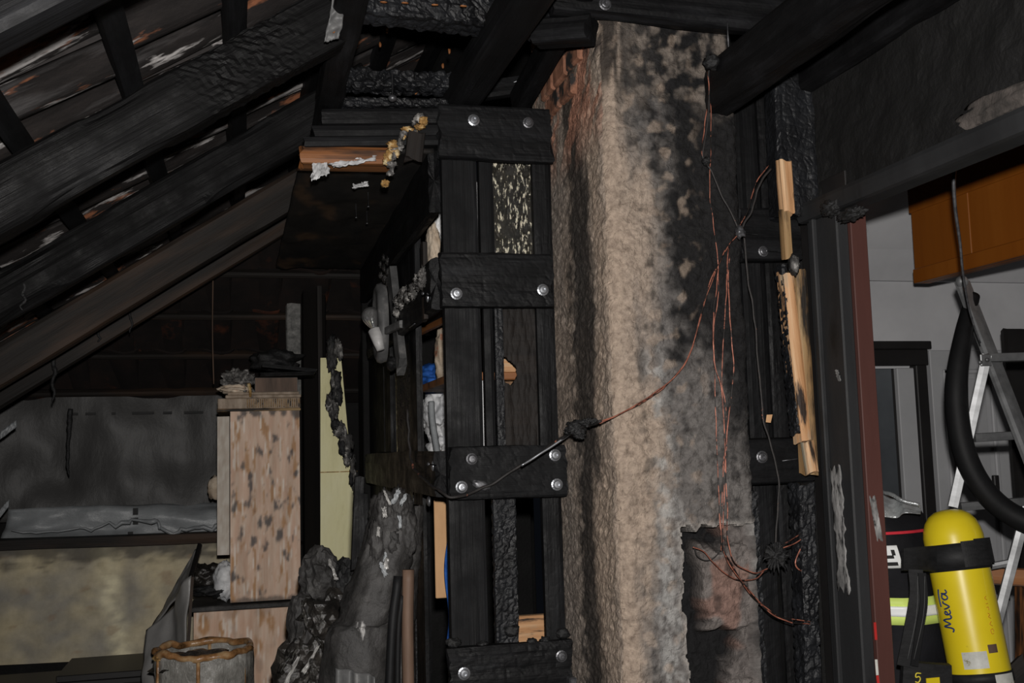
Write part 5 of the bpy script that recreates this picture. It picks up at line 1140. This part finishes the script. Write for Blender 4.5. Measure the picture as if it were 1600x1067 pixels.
def band(name, z0, z1, mat, off, arc=None, n=64, zt_=0):
    """clothing band wrapped around the torso between two heights"""
    vs_ = []; fs = []; rows = 4
    for s in (0, 1):
        for j in range(rows + 1):
            for k in range(n + 1):
                an = (arc[0] + (arc[1] - arc[0]) * k / n) if arc else 2 * math.pi * k / n
                z = z0 + (z1 - z0) * j / rows; t = (z - .93) / .40; c = Vector((1.975 - .09 * t, 2.875 + .05 * t, z))
                d = Vector((math.cos(an), math.sin(an), 0)); h = bvh.ray_cast(c + d * .45, -d)
                r_ = (h[0] - c).length if h[0] is not None else .15
                vs_.append(c + d * (min(r_, .24) + off + .004 * s))
    m = (rows + 1) * (n + 1)
    for j in range(rows):
        for k in range(n): a = j * (n + 1) + k; fs.append((a, a + 1, a + n + 2, a + n + 1)); fs.append((m + a, m + a + n + 1, m + a + n + 2, m + a + 1))
    for k in range(n):
        fs.append((k + 1, k, m + k, m + k + 1)); a = rows * (n + 1) + k; fs.append((a, a + 1, m + a + 1, m + a))
    return mesh_obj(name, vs_, fs, mat, per, True)
BACK = (R_(-175), R_(20))
zc = P(1430, 969, D=2.92).z
band('lime_stripe', zc - .038, zc + .040, 'lime', .008, BACK); band('reflective_stripe', zc - .013, zc + .016, 'silver', .0135, BACK)
zr = P(1420, 841, D=2.9).z
band('collar_piping', zr - .004, zr + .004, 'red_pipe', .010, (R_(-150), R_(10)))
zp = P(1403, 882, D=2.9).z
band('letter_panel', zp - .030, zp + .036, 'silver', .008, (R_(-158), R_(-103)))
a0, a1 = R_(-96), R_(-88)
for (aa, ab, z0, z1) in ((-122, -118, -.022, .022), (-118, -107, -.022, -.012), (-118, -109, -.001, .008), (-110, -107, .008, .024), (-140, -134, -.022, .026), (-134, -128, -.004, .006)): band('letter_stroke', zp + z0, zp + z1, 'ink_dark', .0128, (R_(aa), R_(ab)), 8)
# helmet
hcx = Vector((1.716, 2.955, 1.53))
vs_ = []; fs = []; n = 32
for j in range(13):
    ph = math.pi / 2 * (1 - j / 9.0) if j <= 9 else 0
    rr = math.cos(ph) if j <= 9 else 1 + .12 * (j - 9) / 3; zz = math.sin(ph) if j <= 9 else -.14 * (j - 9)
    for k in range(n):
        an = 2 * math.pi * k / n; vs_.append(hcx + Vector((.122 * rr * math.cos(an), .138 * rr * math.sin(an), .115 * zz)))
for j in range(12):
    for k in range(n): fs.append((j * n + k, (j + 1) * n + k, (j + 1) * n + (k + 1) % n, j * n + (k + 1) % n))
hel = mesh_obj('helmet', vs_, fs, 'helmet', per, True); hel.modifiers.new('t', 'SOLIDIFY').thickness = .004
g = [P(1372, 812, D=3.12), P(1436, 801, D=3.05), P(1438, 789, D=3.08), P(1372, 772, D=3.16)]
sheet('neck_curtain', g, 'silver_hood', hel, 20, 12, .003, lambda u, v: .012 * math.sin(u * 11 + v) + .006 * noise.noise(Vector((u * 6, v * 4, 3))))
tube('curtain_hem', [P(1372, 768, D=3.15), P(1392, 772, D=3.10), P(1410, 782, D=3.07), P(1437, 789, D=3.05)], .006, 'silver_hood', hel, 8)
# air cylinder
ac = thing('air_cylinder', 'yellow breathing air cylinder with black strap on the firefighter back', 'air cylinder', T1)
fr = frame(T0, T1); 
pr = [(-.078, .003), (-.077, .02), (-.072, .04), (-.06, .058), (-.042, .071), (-.02, .079), (0, TR)] + [(tl_ * i / 12, TR) for i in range(1, 13)] + [(tl_ + .03, .075), (tl_ + .055, .055), (tl_ + .07, .025), (tl_ + .075, .014)]
lathe('bottle_shell', pr, T0, axis, 'yellow', ac, 48)
def onc(s, a_, off=.001): return fr @ Vector((s, (TR + off) * math.cos(a_), (TR + off) * math.sin(a_)))
# angle of the side that faces the camera, measured in the cylinder frame
loc = fr.to_3x3().inverted() @ (CAM - T0); A0 = math.atan2(loc.z, loc.y)
lr = fr.to_3x3().inverted() @ RT; SG = 1 if (math.cos(A0 + .3) - math.cos(A0)) * lr.y + (math.sin(A0 + .3) - math.sin(A0)) * lr.z > 0 else -1
def AN(px_off): return A0 + SG * math.asin(max(-.99, min(.99, px_off / 44.0)))
def patch(name, s0, s1, p0, p1, mat, off=.0006, par=ac, th=.0012):
    vs_ = []; fs = []; nu, nv = 14, 10
    for side in (0, 1):
        for j in range(nv + 1):
            for i in range(nu + 1):
                a_ = AN(p0) + (AN(p1) - AN(p0)) * i / nu; vs_.append(onc(s0 + (s1 - s0) * j / nv, a_, off + th * side))
    m = (nu + 1) * (nv + 1)
    for j in range(nv):
        for i in range(nu): a = j * (nu + 1) + i; fs.append((a, a + 1, a + nu + 2, a + nu + 1)); fs.append((m + a, m + a + nu + 1, m + a + nu + 2, m + a + 1))
    return mesh_obj(name, vs_, fs, mat, par, False)
K_ = tl_ / 265.0                                             # metres of axis for one photograph pixel
def S(py): return (py - 838) * K_
# hook-and-loop strap
stp = lathe('strap', [(S(850), TR + .001), (S(850), TR + .006), (S(893), TR + .006), (S(893), TR + .001)], T0 , axis, 'strap', ac, 48, False)
patch('strap_end', S(848), S(889), 8, 40, 'strap', .006, ac, .006); patch('strap_flap', S(846), S(886), 24, 43.5, 'strap', .011, ac, .004)
sa = onc(S(872), AN(-43), .004)
sheet('strap_tail', [P(1408, 892, D=2.93), P(1470, 893, D=3.0), P(1466, 852, D=3.0), P(1408, 858, D=2.96)], 'strap', ac, 16, 6, .01, lambda u, v: .006 * math.sin(u * 5))
# foot collar, sticker, lettering
lathe('foot_band', [(S(1054), TR + .0005), (S(1054), TR + .004), (S(1070), TR + .004), (S(1070), TR + .0005)], T0, axis, 'strap', ac, 48, False)
patch('sticker', S(1020), S(1046), -20, 14, 'sticker'); patch('sticker', S(1057), S(1085), 18, 40, 'sticker', .005)
def strokes(lines, s0, p0, len_s, hgt, mat, name, r_=.0017, up=True):
    out_v = []; out_f = []
    for ln in lines:
        pts = []
        for (u, v) in catmull([Vector((a, b, 0)) for a, b in ln], 6) if False else [(q.x, q.y) for q in catmull([Vector((a, b, 0)) for a, b in ln], 6)]:
            pts.append(onc(s0 - u * len_s, A0 + SG * (p0 - v * hgt), .0006))
        v_, f_ = tube_data(pts, r_, 5); o = len(out_v); out_v += v_; out_f += [tuple(i + o for i in f) for f in f_]
    return mesh_obj(name, out_v, out_f, mat, ac, True)
MEVA = [[(-.05, .12), (.02, .0), (.06, .3), (.09, .95), (.11, 1.0), (.13, .6), (.16, .25), (.22, .75), (.26, 1.0), (.28, .7), (.29, .2), (.33, .02), (.38, .12)],
        [(.38, .30), (.45, .38), (.48, .55), (.44, .66), (.40, .52), (.40, .2), (.45, .02), (.52, .10)],
        [(.54, .62), (.56, .3), (.60, .02), (.65, .3), (.70, .66), (.74, .6)],
        [(.92, .58), (.84, .66), (.78, .45), (.79, .12), (.85, .03), (.91, .3), (.94, .64), (.93, .2), (.97, .02), (1.03, .15)],
        [(.60, 1.0), (.75, 1.08), (.95, 1.05), (1.05, .95)]]
strokes(MEVA, S(985), math.asin(-24 / 44), 62 * K_, .36, 'ink_blue', 'lettering', .0024)
RED = [[(0, .2), (0, .8), (.1, .9), (.12, .3), (.05, .1)], [(.2, .2), (.25, .8), (.32, .3)], [(.4, .2), (.45, .8), (.5, .3), (.55, .8)], [(.62, .3), (.7, .3), (.7, .8)], [(.8, .2), (.8, .8)], [(.9, .3), (.95, .8), (1, .3)]]
strokes(RED, S(995), math.asin(30 / 44), 58 * K_, .14, 'ink_red', 'lettering', .0009)
patch('smudge', S(1011), S(1024), 17, 29, 'brown_stick')
# harness on the back of the jacket
hn = thing('harness', 'black carrying harness with yellow number on the firefighter back', 'harness', P(1440, 1100, D=2.9))
def hs_(name, pix, w, mat, Ds, th=.004):
    pts = catmull([P(x, y, D=d) for (x, y), d in zip(pix, Ds)], 8); vs_ = []; fs = []
    for i, p in enumerate(pts):
        t = (pts[min(i + 1, len(pts) - 1)] - pts[max(i - 1, 0)]).normalized(); s_ = t.cross(Vector((.3, .95, .1))).normalized(); nn = t.cross(s_)
        for (a, b) in ((-1, 0), (1, 0), (1, 1), (-1, 1)): vs_.append(p + s_ * (w * a) + nn * (th * b))
    for i in range(len(pts) - 1):
        for k in range(4): fs.append((i * 4 + k, i * 4 + (k + 1) % 4, i * 4 + 4 + (k + 1) % 4, i * 4 + 4 + k))
    return mesh_obj(name, vs_, fs, mat, hn)
hs_('shoulder_strap', [(1430, 890), (1432, 930), (1422, 990), (1412, 1040)], .019, 'strap', [2.80, 2.78, 2.77, 2.77])
hs_('side_strap', [(1440, 895), (1443, 940), (1436, 985), (1428, 1040)], .010, 'rubber', [2.785, 2.77, 2.76, 2.755])
for (x0, x1) in ((1426, 1418), (1437, 1428)): tube('stitching', [P(x0 + 8, 900, D=2.762), P(x0 + 6, 960, D=2.755), P(x1, 1030, D=2.75)], .0008, 'grey_plastic', hn, 5, 5)
c = P(1405, 1036, D=2.80); e = P(1482, 1110, D=2.76)
sheet('back_plate', [P(1402, 1130, D=2.80), P(1486, 1130, D=2.80), P(1482, 1036, D=2.80), P(1408, 1030, D=2.80)], 'strap', hn, 10, 10, .02, lambda u, v: .004 * math.sin(u * 3))
five = [[(1439, 1052), (1432, 1052), (1431, 1058), (1436, 1057), (1438, 1061), (1435, 1066), (1430, 1065)]]
tube('number_five', [P(x, y, D=2.765) for x, y in five[0]], .0017, 'ink_yellow', hn, 6, 6)
box('yellow_tag', P(1444, 1085, D=2.775) + Vector((0, -.012, 0)), P(1468, 1058, D=2.775) + Vector((0, .0, 0)), 'yellow', hn, .002)
